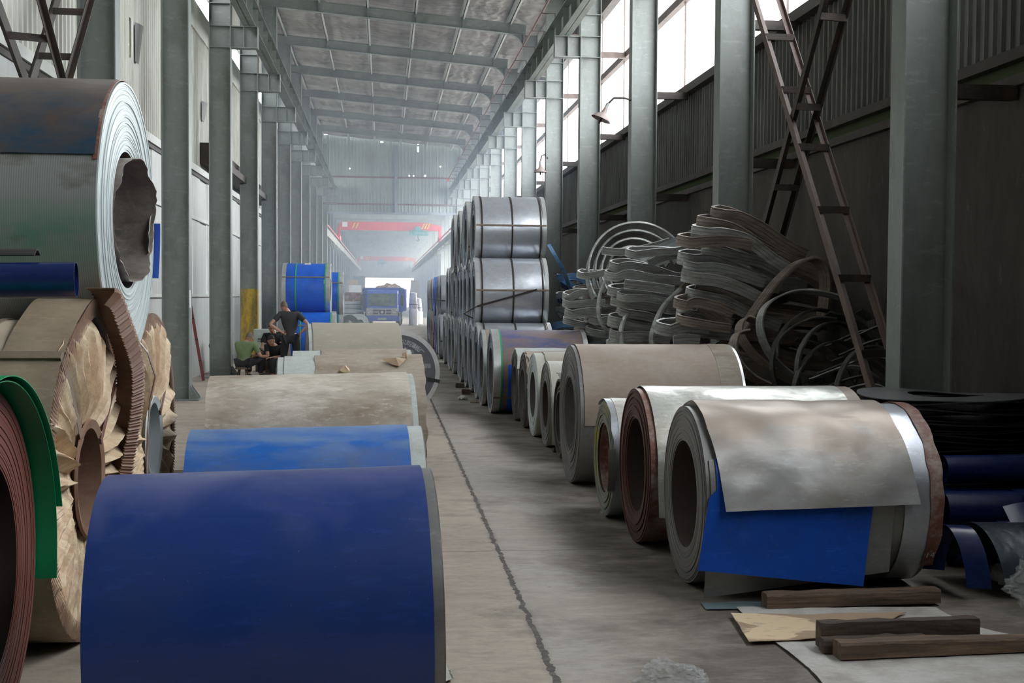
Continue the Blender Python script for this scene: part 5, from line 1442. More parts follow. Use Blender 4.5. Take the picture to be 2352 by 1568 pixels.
for s in (-1, 1):
    for z in (.70, .86):
        prism(MB(), [(-.036, z), (-.036, z + .09), (-.028, z + .09), (-.028, z)], min(s * .22, s * .50), max(s * .22, s * .50)).build('grille_slot', M['black'], gr, smooth=0)
mb = MB(); mb.add([(-.20, -.034, .95), (.20, -.034, .95), (.13, -.034, .70), (-.13, -.034, .70)], [(0, 1, 2, 3)]); mb.build('emblem_panel', M['black'], gr, smooth=0)
mb = MB(); mb.add([(0, -.04, .90), (-.075, -.04, .85), (-.055, -.04, .76), (0, -.04, .74), (.055, -.04, .76), (.075, -.04, .85)], [(0, 1, 2, 3, 4, 5)]); mb.build('emblem', M['chrome'], gr, smooth=0)
MB().box(-.97, .97, -.10, .12, .32, .58).build('bumper', M['truck_blue'], TK, smooth=0, bevel=.03)
MB().box(-.24, .24, -.115, -.10, .38, .50).build('number_plate_holder', M['truck_grey'], TK, smooth=0)
for s in (-1, 1): MB().tube([(s * .1, .02, 1.12), (s * .55, .10, 1.30)], .01, 5).build('wiper', M['black'], TK)
MB().box(-.32, .14, .16, .20, 1.19, 1.27).build('dashboard_paper', M['white_paint'], TK, smooth=0)
MB().lathe([(0, 0), (.07, .0), (.0, .004)], 'y', 10, (-.66, .24, 1.72)).build('windscreen_sticker', M['hoist_green'], TK)
bxm = MB(); prism(bxm, [(1.75, .85), (1.75, 2.02), (1.35, 2.10), (1.35, 2.16), (5.6, 2.16), (5.6, .85)], 1.08, 1.15); prism(bxm, [(1.75, .85), (1.75, 2.02), (1.35, 2.10), (1.35, 2.16), (5.6, 2.16), (5.6, .85)], -1.15, -1.08)
bxm.box(-1.08, 1.08, 1.72, 1.78, .85, 2.1).box(-1.1, 1.1, 1.70, 5.6, .80, .88)
for y in (1.8, 2.6, 3.4, 4.2, 5.0, 5.5): bxm.box(1.15, 1.21, y, y + .08, .85, 2.12).box(-1.21, -1.15, y, y + .08, .85, 2.12)
bxm.box(-1.15, 1.15, 1.33, 1.42, 2.08, 2.18)
TB = bxm.build('dump_body', M['truck_blue'], TK, smooth=0)
MB().box(-.4, .4, .6, 5.5, .55, .78).build('chassis', M['black'], TK, smooth=0)
LD = MB().grid(lambda u, v: (-1.0 + 2 * u, 1.9 + 3.5 * v, 1.95 + .62 * math.sin(PI * u) ** .6 * math.sin(PI * v) ** .6 * (.35 + .65 * u) + .16 * noise.noise((u * 6, v * 9, 1))), 24, 24).build('scrap_load', M['earth'], smooth=30, loc=(-.0, 68, 0), rot=(0, 0, -.045))
prop(LD, 'heap of brown and white scrap loaded in the dump truck', 'scrap', None, 'stuff')
for k, (x, y, h_) in enumerate(((1.75, 72.0, 1.95), (2.1, 74.5, 1.6))):
    o = empty('wrapped_bundle', (x, y, 0), 0, ['white wrapped bundle on end just right of the truck', 'shorter white bundle behind the other one, right of the truck'][k], 'bundle')
    MB().lathe([(0, .004), (.27, .004), (.28, h_ * .45), (.22, h_ * .5), (.26, h_ * .55), (.2, h_ - .05), (0, h_)], 'z', 20, jit=lambda i, t: .02 * math.sin(3 * t + i)).build('wrapping', M['white_paint'], o, smooth=50)
    MB().lathe([(.262, h_ * .62), (.27, h_ * .62), (.27, h_ * .64), (.26, h_ * .64)], 'z', 20).build('strap', M['black'], o)
# pallets and stacked goods far left and far right of the truck
rn = random.Random(21)
for i, (x, y, w_, h_, mt, lb) in enumerate(((-2.2, 96, .9, 2.5, 'silver', 'tall grey bundle far down the next bay on the left'), (-2.6, 105, .9, 3.0, 'brown_card', 'brown crate far down the next bay on the left'), (-2.4, 122, 1.2, 3.6, 'far_clad', 'blue grey crate near the far opening on the left'), (3.0, 118, .8, 3.2, 'brown_card', 'brown crate far down the next bay on the right'), (3.2, 130, .8, 2.4, 'silver', 'grey bundle far down the next bay on the right'))):
    o = empty('crate', (x, y, 0), 0, lb, 'crate')
    MB().box(-w_ / 2, w_ / 2, -.5, .5, .12, h_).build('crate_body', M[mt], o, smooth=0)
    for q in (-1, 1): MB().box(q * w_ * .35 - .05, q * w_ * .35 + .05, -.5, .5, .003, .12).build('skid', M['wood_mid'], o, smooth=0)

# ================================================================== SCRAP STRIPS
def strip_mesh(path, w, th, wdir=None, closed=False, twist=0.0):
    """strip steel bundle: rectangular band, w across, th thick, its width held near wdir"""
    path = [Vector(p) for p in path]; n = len(path); wd = Vector(wdir or (0, 0, 1)); rs = []
    for i, p in enumerate(path):
        a = path[i - 1] if (closed or i) else path[0]; b = path[(i + 1) % n] if (closed or i < n - 1) else path[-1]
        d = (b - a).normalized(); u = (wd - d * wd.dot(d))
        if u.length < .1: u = Vector((0, 1, 0)) - d * d.y
        u.normalize(); s = d.cross(u)
        if twist:
            c_, s_ = math.cos(twist * i / n), math.sin(twist * i / n); u, s = u * c_ + s * s_, s * c_ - u * s_
        hw, ht = w / 2, th / 2
        g_ = [1, .97, .45, .42, .39, -.15, -.18, -.21, -.66, -.69, -.97, -1]
        e_ = [.5, 1, .95, .45, .9, 1, .4, .95, 1, .5, .95, .5]
        rs.append([p + u * hw * a + s * ht * b for a, b in zip(g_, e_)] + [p - u * hw * a - s * ht * b for a, b in zip(g_, e_)])
    return MB().rings(rs, True, closed, not closed)

def loop_path(cx, cy, cz, L, W, yaw, tx, ty, n=44, sag=0.0, rn=None, opened=False, z_end=0.0):
    """flattened loop, long axis L along yaw, short W, tilted by tx and ty; some have one open end"""
    ph = rn.random() * 6; pts = []
    R_ = Matrix.Rotation(yaw, 3, 'Z') @ Matrix.Rotation(ty, 3, 'Y') @ Matrix.Rotation(tx, 3, 'X')
    k0, k1 = (0, n) if not opened else (3, n - 4)
    for k in range(k0, k1):
        t = 2 * PI * k / n + (0 if not opened else 0)
        c_, s_ = math.cos(t), math.sin(t)
        x = L * (abs(c_) ** .75) * (1 if c_ > 0 else -1); y = W * (abs(s_) ** .85) * (1 if s_ > 0 else -1)
        y *= 1 + .12 * math.sin(2 * t + ph); z = -sag * (x / L) ** 2 + .02 * math.sin(3 * t + ph) + z_end * (x / L)
        pts.append(Vector((cx, cy, cz)) + R_ @ Vector((x, y, z)))
    return pts

def scrap(path, w, th, mat, label, group, closed=True, wdir=None, twist=0.0, name='scrap_strip_loop'):
    for p in path: p.z = max(p.z, w * .55); p.x = min(p.x, 5.2 - .3 * w)
    o = strip_mesh(path, w, th, wdir, closed, twist).build(name, M[mat], smooth=35)
    return prop(o, label, 'scrap strip', group)

rn = random.Random(42)
def heap(cx, cy, x_h, y_h, ztop, n, mats, label, group, yaw0, L0, W0, tilt=.12, w0=.075, zbase=.06, drop=.0):
    """stacks of flattened loops, highest in the middle"""
    cols_ = 3
    for i in range(n):
        c_ = i % cols_; lev = i // cols_; levels = n / cols_
        z = zbase + (ztop - zbase) * (lev + rn.random() * .6) / levels
        x = cx + (c_ - 1) * x_h * .55 + rn.uniform(-.16, .16) * x_h + drop * z
        y = cy + ((c_ * 2) % 3 - 1) * y_h * .5 + rn.uniform(-.3, .3) * y_h
        k = 1 - .25 * (z / ztop)
        p = loop_path(x, y, z, L0 * k * rn.uniform(.8, 1.15), W0 * k * rn.uniform(.7, 1.2), yaw0 + rn.uniform(-.35, .35), rn.uniform(-tilt, tilt), rn.uniform(-tilt, tilt) + tilt * .3, sag=rn.uniform(0, .07), rn=rn, opened=rn.random() < .25)
        op = len(p) < 44
        scrap(p, w0 * rn.uniform(.75, 1.2), rn.uniform(.012, .045), rn.choice(mats), label, group, not op)
# front drapes by the arch, middle stack, rear stack, blue heap
heap(4.42, 13.75, .45, .55, 2.15, 33, ['scrap_grey', 'scrap_brown', 'scrap_brown', 'scrap_dark', 'scrap_grey'], 'brownish grey strip loop in the tall heap in front of the lattice braces', 'strip loops of the near heap', .15, .80, .24, .24, .15)
heap(3.85, 16.75, .38, .50, 1.9, 33, ['scrap_grey', 'scrap_grey', 'scrap_brown', 'scrap_pale'], 'grey strip loop folded flat in the middle heap behind the brown dusted coil', 'strip loops of the middle heap', .10, .62, .20, .22, .115)
heap(3.80, 19.6, .42, .70, 1.95, 36, ['scrap_pale', 'scrap_grey', 'scrap_grey', 'scrap_pale', 'scrap_brown'], 'pale grey strip loop in the rear heap, beside the blue one', 'strip loops of the rear heap', .2, .62, .26, .26, .105)
heap(3.95, 23.4, .45, .9, 2.2, 30, ['scrap_blue', 'scrap_blue', 'scrap_pale', 'navy'], 'blue strip loop in the far heap next to the silver coil stack', 'strip loops of the blue heap', .3, .62, .34, .3, .11)
# the arch
def spline(cp, n=48, closed=False):
    cp = [Vector(p) for p in cp]; m_ = len(cp); out = []
    segs = m_ if closed else m_ - 1
    for s in range(segs):
        P0 = cp[(s - 1) % m_] if (closed or s > 0) else cp[0]; P1 = cp[s]; P2 = cp[(s + 1) % m_]; P3 = cp[(s + 2) % m_] if (closed or s < m_ - 2) else cp[-1]
        k = max(2, n // segs)
        for i in range(k):
            t = i / k; out.append(.5 * ((2 * P1) + (P2 - P0) * t + (2 * P0 - 5 * P1 + 4 * P2 - P3) * t * t + (3 * P1 - P0 - 3 * P2 + P3) * t ** 3))
    if not closed: out.append(cp[-1])
    return out
scrap(spline([(3.45, 12.75, .60), (3.58, 12.72, 1.02), (3.95, 12.65, 1.67), (4.23, 12.6, 2.04), (4.465, 12.58, 2.20), (4.63, 12.6, 2.16), (4.71, 12.65, 1.95), (4.70, 12.7, 1.6)], 56), .15, .035, 'scrap_brown', 'single thick strip arching high over the near heap', None, False, (.45, -.85, .2), name='arched_strip')
for i, (cx, cz, ra, rb_, y_, mt, tl) in enumerate(((4.55, 1.15, .58, .52, 12.45, 'scrap_dark', .0), (4.62, 1.0, .60, .55, 11.85, 'scrap_dark', .2), (4.50, .90, .52, .46, 11.8, 'scrap_dark', 0), (4.75, .8, .45, .5, 11.55, 'scrap_dark', .1))):
    pts = []
    for k in range(48):
        a = 2 * PI * k / 48
        pts.append(Vector((cx + ra * math.cos(a + tl), y_ + .30 * math.cos(a) + .06 * math.sin(2 * a), cz + rb_ * math.sin(a))))
    scrap(pts, .10, .022, mt, ['dark upright strip ring at the back of the hollow', 'dark upright strip ring under the pinkish brace', 'small dark strip ring near the foot of the pinkish brace', 'black strip ring nearest the black ring sheets'][i], 'upright strip rings of the near heap', True, (.1, -1, .15))
# folded bundles whose bends face the aisle, control points measured along their front legs
HP_NEAR = [
    ([(3.7, 13.0, 2.68), (3.87, 13.0, 2.66), (4.14, 13.0, 2.53), (4.35, 13.0, 2.39), (4.61, 13.0, 2.26)], 0.14, 1),
    ([(3.55, 12.88, 2.57), (3.75, 12.88, 2.52), (4.02, 12.88, 2.37), (4.37, 12.88, 2.19), (4.72, 12.88, 2.05), (4.96, 12.88, 1.9)], 0.15, 1),
    ([(3.28, 12.76, 2.37), (3.48, 12.76, 2.39), (3.72, 12.76, 2.39), (3.96, 12.76, 2.35), (4.12, 12.76, 2.28)], 0.12, 1),
    ([(3.35, 13.0, 2.19), (3.55, 13.0, 2.19), (3.79, 13.0, 2.11), (4.06, 13.0, 2.0), (4.33, 13.0, 1.9)], 0.14, 1),
    ([(3.35, 12.88, 2.1), (3.58, 12.88, 2.1), (3.85, 12.88, 2.04), (4.11, 12.88, 1.96)], 0.13, 1),
    ([(3.35, 12.76, 1.99), (3.55, 12.76, 1.97), (3.81, 12.76, 1.89), (4.08, 12.76, 1.76)], 0.13, 1),
    ([(3.36, 13.0, 1.87), (3.62, 13.0, 1.79), (3.89, 13.0, 1.69), (4.12, 13.0, 1.62)], 0.2, 0),
    ([(3.39, 12.88, 1.7), (3.56, 12.88, 1.6), (3.73, 12.88, 1.48)], 0.13, 0),
    ([(3.23, 12.76, 1.7), (3.33, 12.76, 1.74), (3.56, 12.76, 1.69), (3.73, 12.76, 1.62)], 0.11, 1),
    ([(3.36, 13.0, 1.59), (3.55, 13.0, 1.57), (3.8, 13.0, 1.5)], 0.13, 1),
    ([(3.08, 12.88, 1.43), (3.25, 12.88, 1.48), (3.5, 12.88, 1.46)], 0.13, 1),
    ([(3.32, 12.76, 1.52), (3.49, 12.76, 1.49), (3.7, 12.76, 1.46)], 0.1, 1),
    ([(3.36, 13.0, 1.42), (3.56, 13.0, 1.4), (3.8, 13.0, 1.38)], 0.12, 1),
    ([(3.11, 12.88, 1.32), (3.25, 12.88, 1.34), (3.4, 12.88, 1.33)], 0.12, 0),
    ([(3.46, 12.76, 2.47), (3.63, 12.76, 2.47), (3.89, 12.76, 2.4), (4.16, 12.76, 2.21), (4.33, 12.76, 2.11)], 0.13, 1),
    ([(3.62, 13.0, 2.28), (3.88, 13.0, 2.23), (4.14, 13.0, 2.17), (4.36, 13.0, 2.05)], 0.12, 1),
    ([(3.41, 12.88, 1.8), (3.68, 12.88, 1.74), (3.94, 12.88, 1.62), (4.29, 12.88, 1.48)], 0.13, 1),
    ([(3.63, 12.76, 1.15), (3.82, 12.76, 1.09), (4.08, 12.76, 1.04)], 0.14, 0),
    ([(3.74, 13.0, 0.98), (3.99, 13.0, 0.96), (4.25, 13.0, 0.93)], 0.12, 0),
]
HP_MID = [
    ([(3.09, 15.95, 2.17), (3.26, 15.95, 2.2), (3.58, 15.95, 2.15), (3.84, 15.95, 2.07), (4.01, 15.95, 2.05)], 0.12, 1),
    ([(3.05, 15.83, 2.04), (3.24, 15.83, 2.09), (3.56, 15.83, 2.03), (3.77, 15.83, 2.02), (3.98, 15.83, 1.99)], 0.12, 1),
    ([(3.13, 15.71, 1.96), (3.42, 15.71, 1.93), (3.79, 15.71, 1.88)], 0.13, 0),
    ([(3.11, 15.95, 1.84), (3.33, 15.95, 1.88), (3.58, 15.95, 1.84), (3.91, 15.95, 1.8)], 0.12, 1),
    ([(3.14, 15.83, 1.7), (3.39, 15.83, 1.68), (3.69, 15.83, 1.64), (3.98, 15.83, 1.61)], 0.11, 1),
    ([(3.17, 15.71, 1.77), (3.43, 15.71, 1.77), (3.74, 15.71, 1.72), (4.0, 15.71, 1.68)], 0.1, 1),
    ([(3.1, 15.95, 1.44), (3.27, 15.95, 1.38), (3.59, 15.95, 1.32), (3.85, 15.95, 1.3)], 0.15, 1),
    ([(3.87, 15.83, 1.83), (3.98, 15.83, 1.95), (4.16, 15.83, 2.09)], 0.09, 0),
    ([(3.95, 15.71, 2.04), (4.05, 15.71, 2.13), (4.16, 15.71, 2.22)], 0.1, 0),
    ([(3.23, 15.95, 1.57), (3.5, 15.95, 1.53), (3.8, 15.95, 1.42)], 0.12, 1),
    ([(3.12, 15.83, 1.26), (3.35, 15.83, 1.27), (3.78, 15.83, 1.24)], 0.14, 1),
    ([(3.27, 15.71, 2.34), (3.57, 15.71, 2.38), (3.84, 15.71, 2.4), (4.16, 15.71, 2.46)], 0.1, 1),
    ([(3.5, 15.95, 2.23), (3.71, 15.95, 2.32), (3.96, 15.95, 2.36)], 0.11, 0),
    ([(3.77, 15.83, 1.61), (3.94, 15.83, 1.63), (4.11, 15.83, 1.74)], 0.1, 1),
]
HP_REAR = [
    ([(2.85, 18.6, 1.76), (3.02, 18.6, 1.84), (3.34, 18.6, 1.86)], 0.11, 1),
    ([(2.83, 18.48, 1.66), (3.05, 18.48, 1.68), (3.39, 18.48, 1.7)], 0.11, 1),
    ([(2.86, 18.36, 1.51), (3.06, 18.36, 1.55), (3.3, 18.36, 1.55)], 0.14, 1),
    ([(2.89, 18.6, 1.39), (3.1, 18.6, 1.35), (3.32, 18.6, 1.34)], 0.1, 1),
    ([(3.25, 18.48, 1.41), (3.42, 18.48, 1.43), (3.74, 18.48, 1.53)], 0.12, 1),
    ([(3.19, 18.36, 1.24), (3.4, 18.36, 1.22), (3.72, 18.36, 1.31)], 0.11, 1),
    ([(3.25, 18.6, 1.11), (3.44, 18.6, 1.14), (3.69, 18.6, 1.19)], 0.11, 1),
    ([(3.05, 18.48, 2.1), (3.24, 18.48, 2.13), (3.48, 18.48, 2.18)], 0.1, 1),
    ([(3.31, 18.36, 2.49), (3.63, 18.36, 2.47), (4.02, 18.36, 2.54), (4.36, 18.36, 2.64)], 0.12, 0),
]
SWIRL = [
    ([(3.91, 12.35, 1.51), (3.76, 12.35, 1.58), (3.68, 12.35, 1.49), (3.71, 12.35, 1.36), (3.87, 12.35, 1.17), (4.12, 12.35, 0.99), (4.38, 12.35, 0.86)], 0.13),
    ([(4.7, 12.2, 1.8), (4.39, 12.2, 1.86), (4.14, 12.2, 1.84), (3.93, 12.2, 1.73), (3.85, 12.2, 1.56), (3.89, 12.2, 1.34), (4.02, 12.2, 1.14), (4.24, 12.2, 0.96)], 0.11),
    ([(3.72, 12.15, 1.45), (3.6, 12.15, 1.42), (3.56, 12.15, 1.29), (3.61, 12.15, 1.13), (3.76, 12.15, 0.98), (3.94, 12.15, 0.89)], 0.14),
    ([(4.61, 12.1, 1.57), (4.36, 12.1, 1.58), (4.12, 12.1, 1.47), (4.0, 12.1, 1.34), (3.99, 12.1, 1.2)], 0.11),
    ([(5.02, 12.5, 1.66), (5.17, 12.5, 1.56), (5.27, 12.5, 1.4), (5.35, 12.5, 1.2)], 0.12),
    ([(4.64, 12.4, 1.63), (4.9, 12.4, 1.56), (5.11, 12.4, 1.4), (5.24, 12.4, 1.17)], 0.12),
    ([(4.24, 12.2, 1.37), (4.49, 12.2, 1.29), (4.71, 12.2, 1.11), (4.83, 12.2, 0.9)], 0.1),
]
ORDW = ['first', 'second', 'third', 'fourth', 'fifth', 'sixth', 'seventh', 'eighth', 'ninth', 'tenth', 'eleventh', 'twelfth', 'thirteenth', 'fourteenth', 'fifteenth', 'sixteenth', 'seventeenth', 'eighteenth', 'nineteenth']
rn = random.Random(77)
for nm_, L_, mats_, gap in (('near', HP_NEAR, ['scrap_grey', 'scrap_brown', 'scrap_brown', 'scrap_grey'], .30), ('middle', HP_MID, ['scrap_grey', 'scrap_pale', 'scrap_brown', 'scrap_grey'], .26), ('rear', HP_REAR, ['scrap_pale', 'scrap_grey'], .24)):
    order_ = sorted(range(len(L_)), key=lambda q: -L_[q][0][0][2])
    for i, (cp, w_, hair_) in enumerate(L_):
        front = spline(cp, 30); th = rn.uniform(.022, .045)
        if hair_:
            p0 = front[0]; gp = gap * rn.uniform(.7, 1.1)
            bend = [Vector((p0.x - .45 * gp * math.sin(PI * k / 7), p0.y + gp * (1 - math.cos(PI * k / 7)) / 2, p0.z + .01 * k)) for k in range(1, 7)]
            back = [Vector((q.x, q.y + gp, q.z + .07 - .10 * k / len(front))) for k, q in enumerate(front)]
            front = front[::-1] + bend + back
        nth = order_.index(i)
        scrap(front, w_, th, rn.choice(mats_), '%s folded strip bundle from the top in the %s heap' % (ORDW[nth], nm_), 'folded strip bundles of the %s heap' % nm_, False, (.05, -.25, 1), name='strip_bundle')
for i, (cp, w_) in enumerate(SWIRL):
    scrap(spline(cp, 48), w_, .02, ['scrap_brown', 'scrap_grey', 'scrap_brown', 'scrap_dark', 'scrap_dark', 'scrap_dark', 'scrap_dark'][i],
          ['curled strip hooking round just under the foot of the arched strip', 'long curled strip with a ribbed shine sweeping over the hollow', 'low curled strip nearest the brown dusted coil', 'dark curled strip inside the hollow of the near heap', 'dark strip sliding down beside the broad far right column', 'dark strip crossing behind the pinkish brace', 'black strip at the bottom of the hollow'][i], 'curled strips at the front of the near heap', False, (.35, -.9, .3), name='curled_strip')
# strips falling away to the lower right, dark
for i in range(12):
    a = i / 11; y_ = 11.4 + rn.uniform(-.3, .5)
    scrap(spline([(4.2 + .35 * a, y_ + .3, .62 + .75 * a), (4.6 + .25 * a, y_, .75 + .78 * a), (4.95 + .1 * a, y_ - .15, .5 + .8 * a), (5.12, y_ - .3, .1 + .55 * a)], 30), .06, .014, rn.choice(['scrap_dark', 'scrap_dark', 'scrap_grey']), 'dark strip sliding down the shadowed side of the near heap', 'dark strips on the shadowed side', False, (.3, -.9, .4), name='scrap_strip')
# arcs standing on the rear heap
for i in range(4):
    r_ = .80 - .12 * i; y_ = 18.6 + .20 * i; pts = []
    for k in range(34):
        a = math.radians(208 - 190 * k / 33)
        pts.append(Vector((3.93 + r_ * math.cos(a) + .02 * i, y_ + .25 * math.sin(a), 2.08 + r_ * .98 * math.sin(a) + .05)))
    scrap(pts, .15, .035, 'scrap_grey' if i % 2 else 'scrap_pale', 'curved strip arching over the top of the rear heap, %s of the nested arcs' % ['outermost', 'second outermost', 'middle', 'second innermost', 'innermost'][i], 'nested arcs on the rear heap', False, (.1, -.8, .6), name='curved_strip')
scrap(spline([(3.36, 18.2, 2.1), (3.22, 18.1, 1.75), (3.24, 18.0, 1.4), (3.6, 18.25, 1.1), (4.0, 18.8, 1.15), (4.1, 19.2, 1.1)], 40), .07, .03, 'scrap_grey', 'strip looping down the aisle side of the rear heap', None, False, (.3, -.9, .2), name='curved_strip')
scrap(spline([(3.5, 16.2, 1.75), (3.25, 16.0, 1.6), (3.12, 15.85, 1.35), (3.14, 15.8, 1.08)], 30), .07, .03, 'scrap_pale', 'narrow strip hooking down at the left of the middle heap', None, False, (.4, -.8, .2), name='curved_strip')
scrap(spline([(3.85, 15.6, 1.9), (3.6, 15.5, 1.66), (3.45, 15.45, 1.3), (3.50, 15.5, 1.05)], 30), .09, .035, 'scrap_grey', 'broad strip curling down the front of the middle heap', None, False, (.4, -.8, .2), name='curved_strip')
for i, (z, dx) in enumerate(((2.55, 0), (2.50, .06), (2.46, .12))):
    scrap(spline([(3.55 + dx, 17.0, z - .30), (3.9 + dx, 16.9, z - .08), (4.3 + dx, 16.8, z + .12), (4.62 + dx * .4, 16.7, z + .28)], 24), .16, .006, 'clear_strip', 'clear plastic strip slanting up over the middle heap, %s of three' % ['highest', 'middle', 'lowest'][i], 'clear plastic strips', False, (.1, -.6, .8), name='plastic_strip')
scrap(spline([(3.55, 17.3, 2.50), (3.75, 17.2, 2.32), (4.0, 17.1, 2.36), (4.25, 17.0, 2.45)], 20), .09, .006, 'white_paint', 'bright bent strip on top of the middle heap', None, False, (0, -.5, .9), name='bright_strip')
scrap(spline([(3.05, 22.5, 2.75), (3.15, 22.4, 2.55), (3.34, 22.5, 2.25), (3.5, 22.8, 1.95), (3.7, 23.1, 1.8)], 16), .07, .01, 'scrap_blue', 'light blue strip leaning between the silver stack and the blue heap', None, False, (1, 0, 0), name='blue_strip')

# ================================================================== RING SHEETS, ROLLS, TIMBER, PAPER
rn = random.Random(8)
NR = 24
for i in range(NR):
    z0 = .36 + .70 * i / (NR - 1)
    top = i == NR - 1
    cx, cy_ = 4.30 + rn.uniform(-.04, .04), 8.98 + rn.uniform(-.03, .03); sx_, sy_ = rn.uniform(.66, .72), rn.uniform(.56, .62); yaw = rn.uniform(-.2, .2); ph = rn.random() * 6; sd_ = rn.random() * 9
    hole = rn.uniform(.40, .52)
    def f(u, v, z0=z0, cx=cx, cy_=cy_, sx_=sx_, sy_=sy_, yaw=yaw, ph=ph, sd_=sd_, hole=hole, top=top):
        a = 2 * PI * u; k = hole + (1 - hole) * v
        x = sx_ * k * math.cos(a); y = sy_ * k * math.sin(a) * (1 if not top else .98)
        z = z0 + .016 * math.sin(2 * a + ph) * k + .02 * noise.noise((x * 2, y * 2, sd_)) * k
        return (cx + x * math.cos(yaw) - y * math.sin(yaw), cy_ + x * math.sin(yaw) + y * math.cos(yaw), z)
    o = MB().grid(f, 60, 5).build('ring_sheet', M['black_sheet_top'] if top else M['black_sheet'], smooth=60, solid=.007)
    prop(o, 'topmost ring sheet of the dark stack, grey with faint red marks' if top else 'black flat ring sheet in the wavy stack beside the nearest silver coil', 'ring sheet', 'black ring sheets stacked at right')
for i in range(3):
    z0 = .15 + .07 * i
    o = MB().grid(lambda u, v: (4.3 + .68 * math.cos(2 * PI * u) * (.5 + .5 * v), 8.98 + .58 * math.sin(2 * PI * u) * (.5 + .5 * v), z0), 40, 4).build('ring_sheet', M['black_sheet'], smooth=60, solid=.03)
    prop(o, 'thick black ring sheet at the very bottom of the wavy stack', 'ring sheet', 'black ring sheets stacked at right')
for y in (8.7, 9.3): prop(MB().box(3.62, 4.98, y - .05, y + .05, .003, .11).build('timber_bearer', M['wood_dark'], smooth=0), 'timber bearer under the black ring sheets, %s one' % ('nearer' if y < 9 else 'farther'), 'timber')
RG = 'navy sheet rolls right of the nearest silver coil'
tube_roll('sheet_roll', 'thick navy roll lying highest, just under the black ring sheets', (3.88, 8.10, .61), (5.2, 8.06, .62), .10, M['navy'], RG)
tube_roll('sheet_roll', 'thick navy roll in front of the highest one, open end towards the aisle', (3.74, 7.80, .38), (4.24, 7.77, .38), .13, M['navy'], RG)
tube_roll('sheet_roll', 'navy roll continuing to the right edge of the photo', (4.28, 7.90, .39), (5.2, 7.87, .40), .11, M['navy'], RG)
tube_roll('sheet_roll', 'navy roll lying on the floor under the others', (3.78, 8.14, .365), (5.2, 8.11, .37), .125, M['navy'], RG)
tube_roll('sheet_roll', 'low navy roll on the floor at the front of the rolls', (3.82, 8.10, .118), (5.0, 8.07, .118), .115, M['navy'], RG)
tube_roll('sheet_roll', 'navy roll on the floor under the thick open ended one', (3.80, 7.80, .125), (5.0, 7.78, .125), .12, M['navy'], RG)
tube_roll('sheet_roll', 'slim navy roll in front of the thick rolls', (4.02, 7.60, .30), (4.5, 7.57, .31), .04, M['navy'], RG)
tube_roll('sheet_roll', 'slim navy roll under the other slim one', (4.05, 7.60, .21), (4.6, 7.57, .21), .04, M['navy'], RG)
def curl(name, label, x0, x1, yb, pts, mat, grp=None, th=.003, skew=0.0):
    n = len(pts)
    mb = MB().grid(lambda u, v: (x0 + (x1 - x0) * v + skew * u + .0, yb + pts[min(n - 1, int(round(u * (n - 1))))][0] - .05 * v, pts[min(n - 1, int(round(u * (n - 1))))][1]), n - 1, 6)
    return prop(mb.build(name, M[mat], smooth=60, solid=th), label, 'sheet', grp)
arcp = [(.34 * math.cos(math.radians(a)) * .9, .40 * math.sin(math.radians(a)) + .005) for a in range(20, 178, 8)]
curl('curled_sheet', 'dark slate sheet bowed over on the floor at the right edge', 3.60, 4.15, 7.20, arcp, 'navy_grey', skew=.12)
arcp2 = [(.26 * math.cos(math.radians(a)), .40 * math.sin(math.radians(a)) + .005) for a in range(10, 178, 8)]
curl('curled_sheet', 'narrow bowed navy sheet left of the dark slate one', 3.42, 3.55, 7.15, arcp2, 'navy', skew=.05)
prop(MB().grid(lambda u, v: (3.98 + .75 * u, 7.45 - .30 * v, .46 - .25 * v + .03 * math.sin(u * 6)), 10, 6).build('loose_sheet', M['navy'], smooth=60, solid=.003), 'folded navy sheet corner over the bowed slate sheet', 'sheet')

def crumple(name, label, c, r, mat, seed, flat=.7):
    mb = MB()
    def f(u, v):
        a = 2 * PI * u; t = PI * v; d = Vector((math.sin(t) * math.cos(a), math.sin(t) * math.sin(a), math.cos(t)))
        n1 = noise.noise(d * 1.6 + Vector((seed, 0, 0))); n2 = abs(noise.noise(d * 4.5 + Vector((0, seed, 0))))
        k = r * (.8 + .35 * n1 + .45 * n2); return (c[0] + d.x * k, c[1] + d.y * k, max(.004, c[2] + d.z * k * flat))
    mb.grid(f, 48, 28)
    return prop(mb.build(name, M[mat], smooth=0), label, 'plastic')
crumple('plastic_wrap', 'crumpled clear plastic by the right edge, behind the nearer lump', (3.90, 7.02, .13), .17, 'plastic_bag', 2)
crumple('plastic_wrap', 'crumpled clear plastic cut off by the right edge, nearer lump', (3.78, 6.62, .14), .19, 'plastic_bag', 5)
crumple('plastic_wrap', 'crumpled clear plastic at the bottom edge, between the joint and the white sheet', (1.33, 5.44, .04), .17, 'plastic_bag', 9, .5)

def flat_sheet(name, label, outline, z, mat, th=.004, curl_=.02, seed=0, cat='sheet'):
    """thin sheet lying on the floor, outline = corner points, edges slightly lifted"""
    cx = sum(p[0] for p in outline) / len(outline); cyy = sum(p[1] for p in outline) / len(outline); n = len(outline)
    dense = []
    for i in range(n):
        p, q = outline[i], outline[(i + 1) % n]
        for k in range(14):
            t = k / 14; jx = .006 * noise.noise((i * 3 + t * 9, seed, 0)); dense.append((p[0] + (q[0] - p[0]) * t + jx, p[1] + (q[1] - p[1]) * t + jx))
    def f(u, v):
        k = int(round(u * len(dense))) % len(dense); e = v
        x = cx + (dense[k][0] - cx) * e; y = cyy + (dense[k][1] - cyy) * e
        return (x, y, z + curl_ * max(0, e - .8) * 5 * (.5 + noise.noise((x * 4, y * 4, seed))) + .004 * abs(noise.noise((x * 5, y * 5, seed + 2))))
    return prop(MB().grid(f, len(dense), 10).build(name, M[mat], smooth=60, solid=th), label, cat)
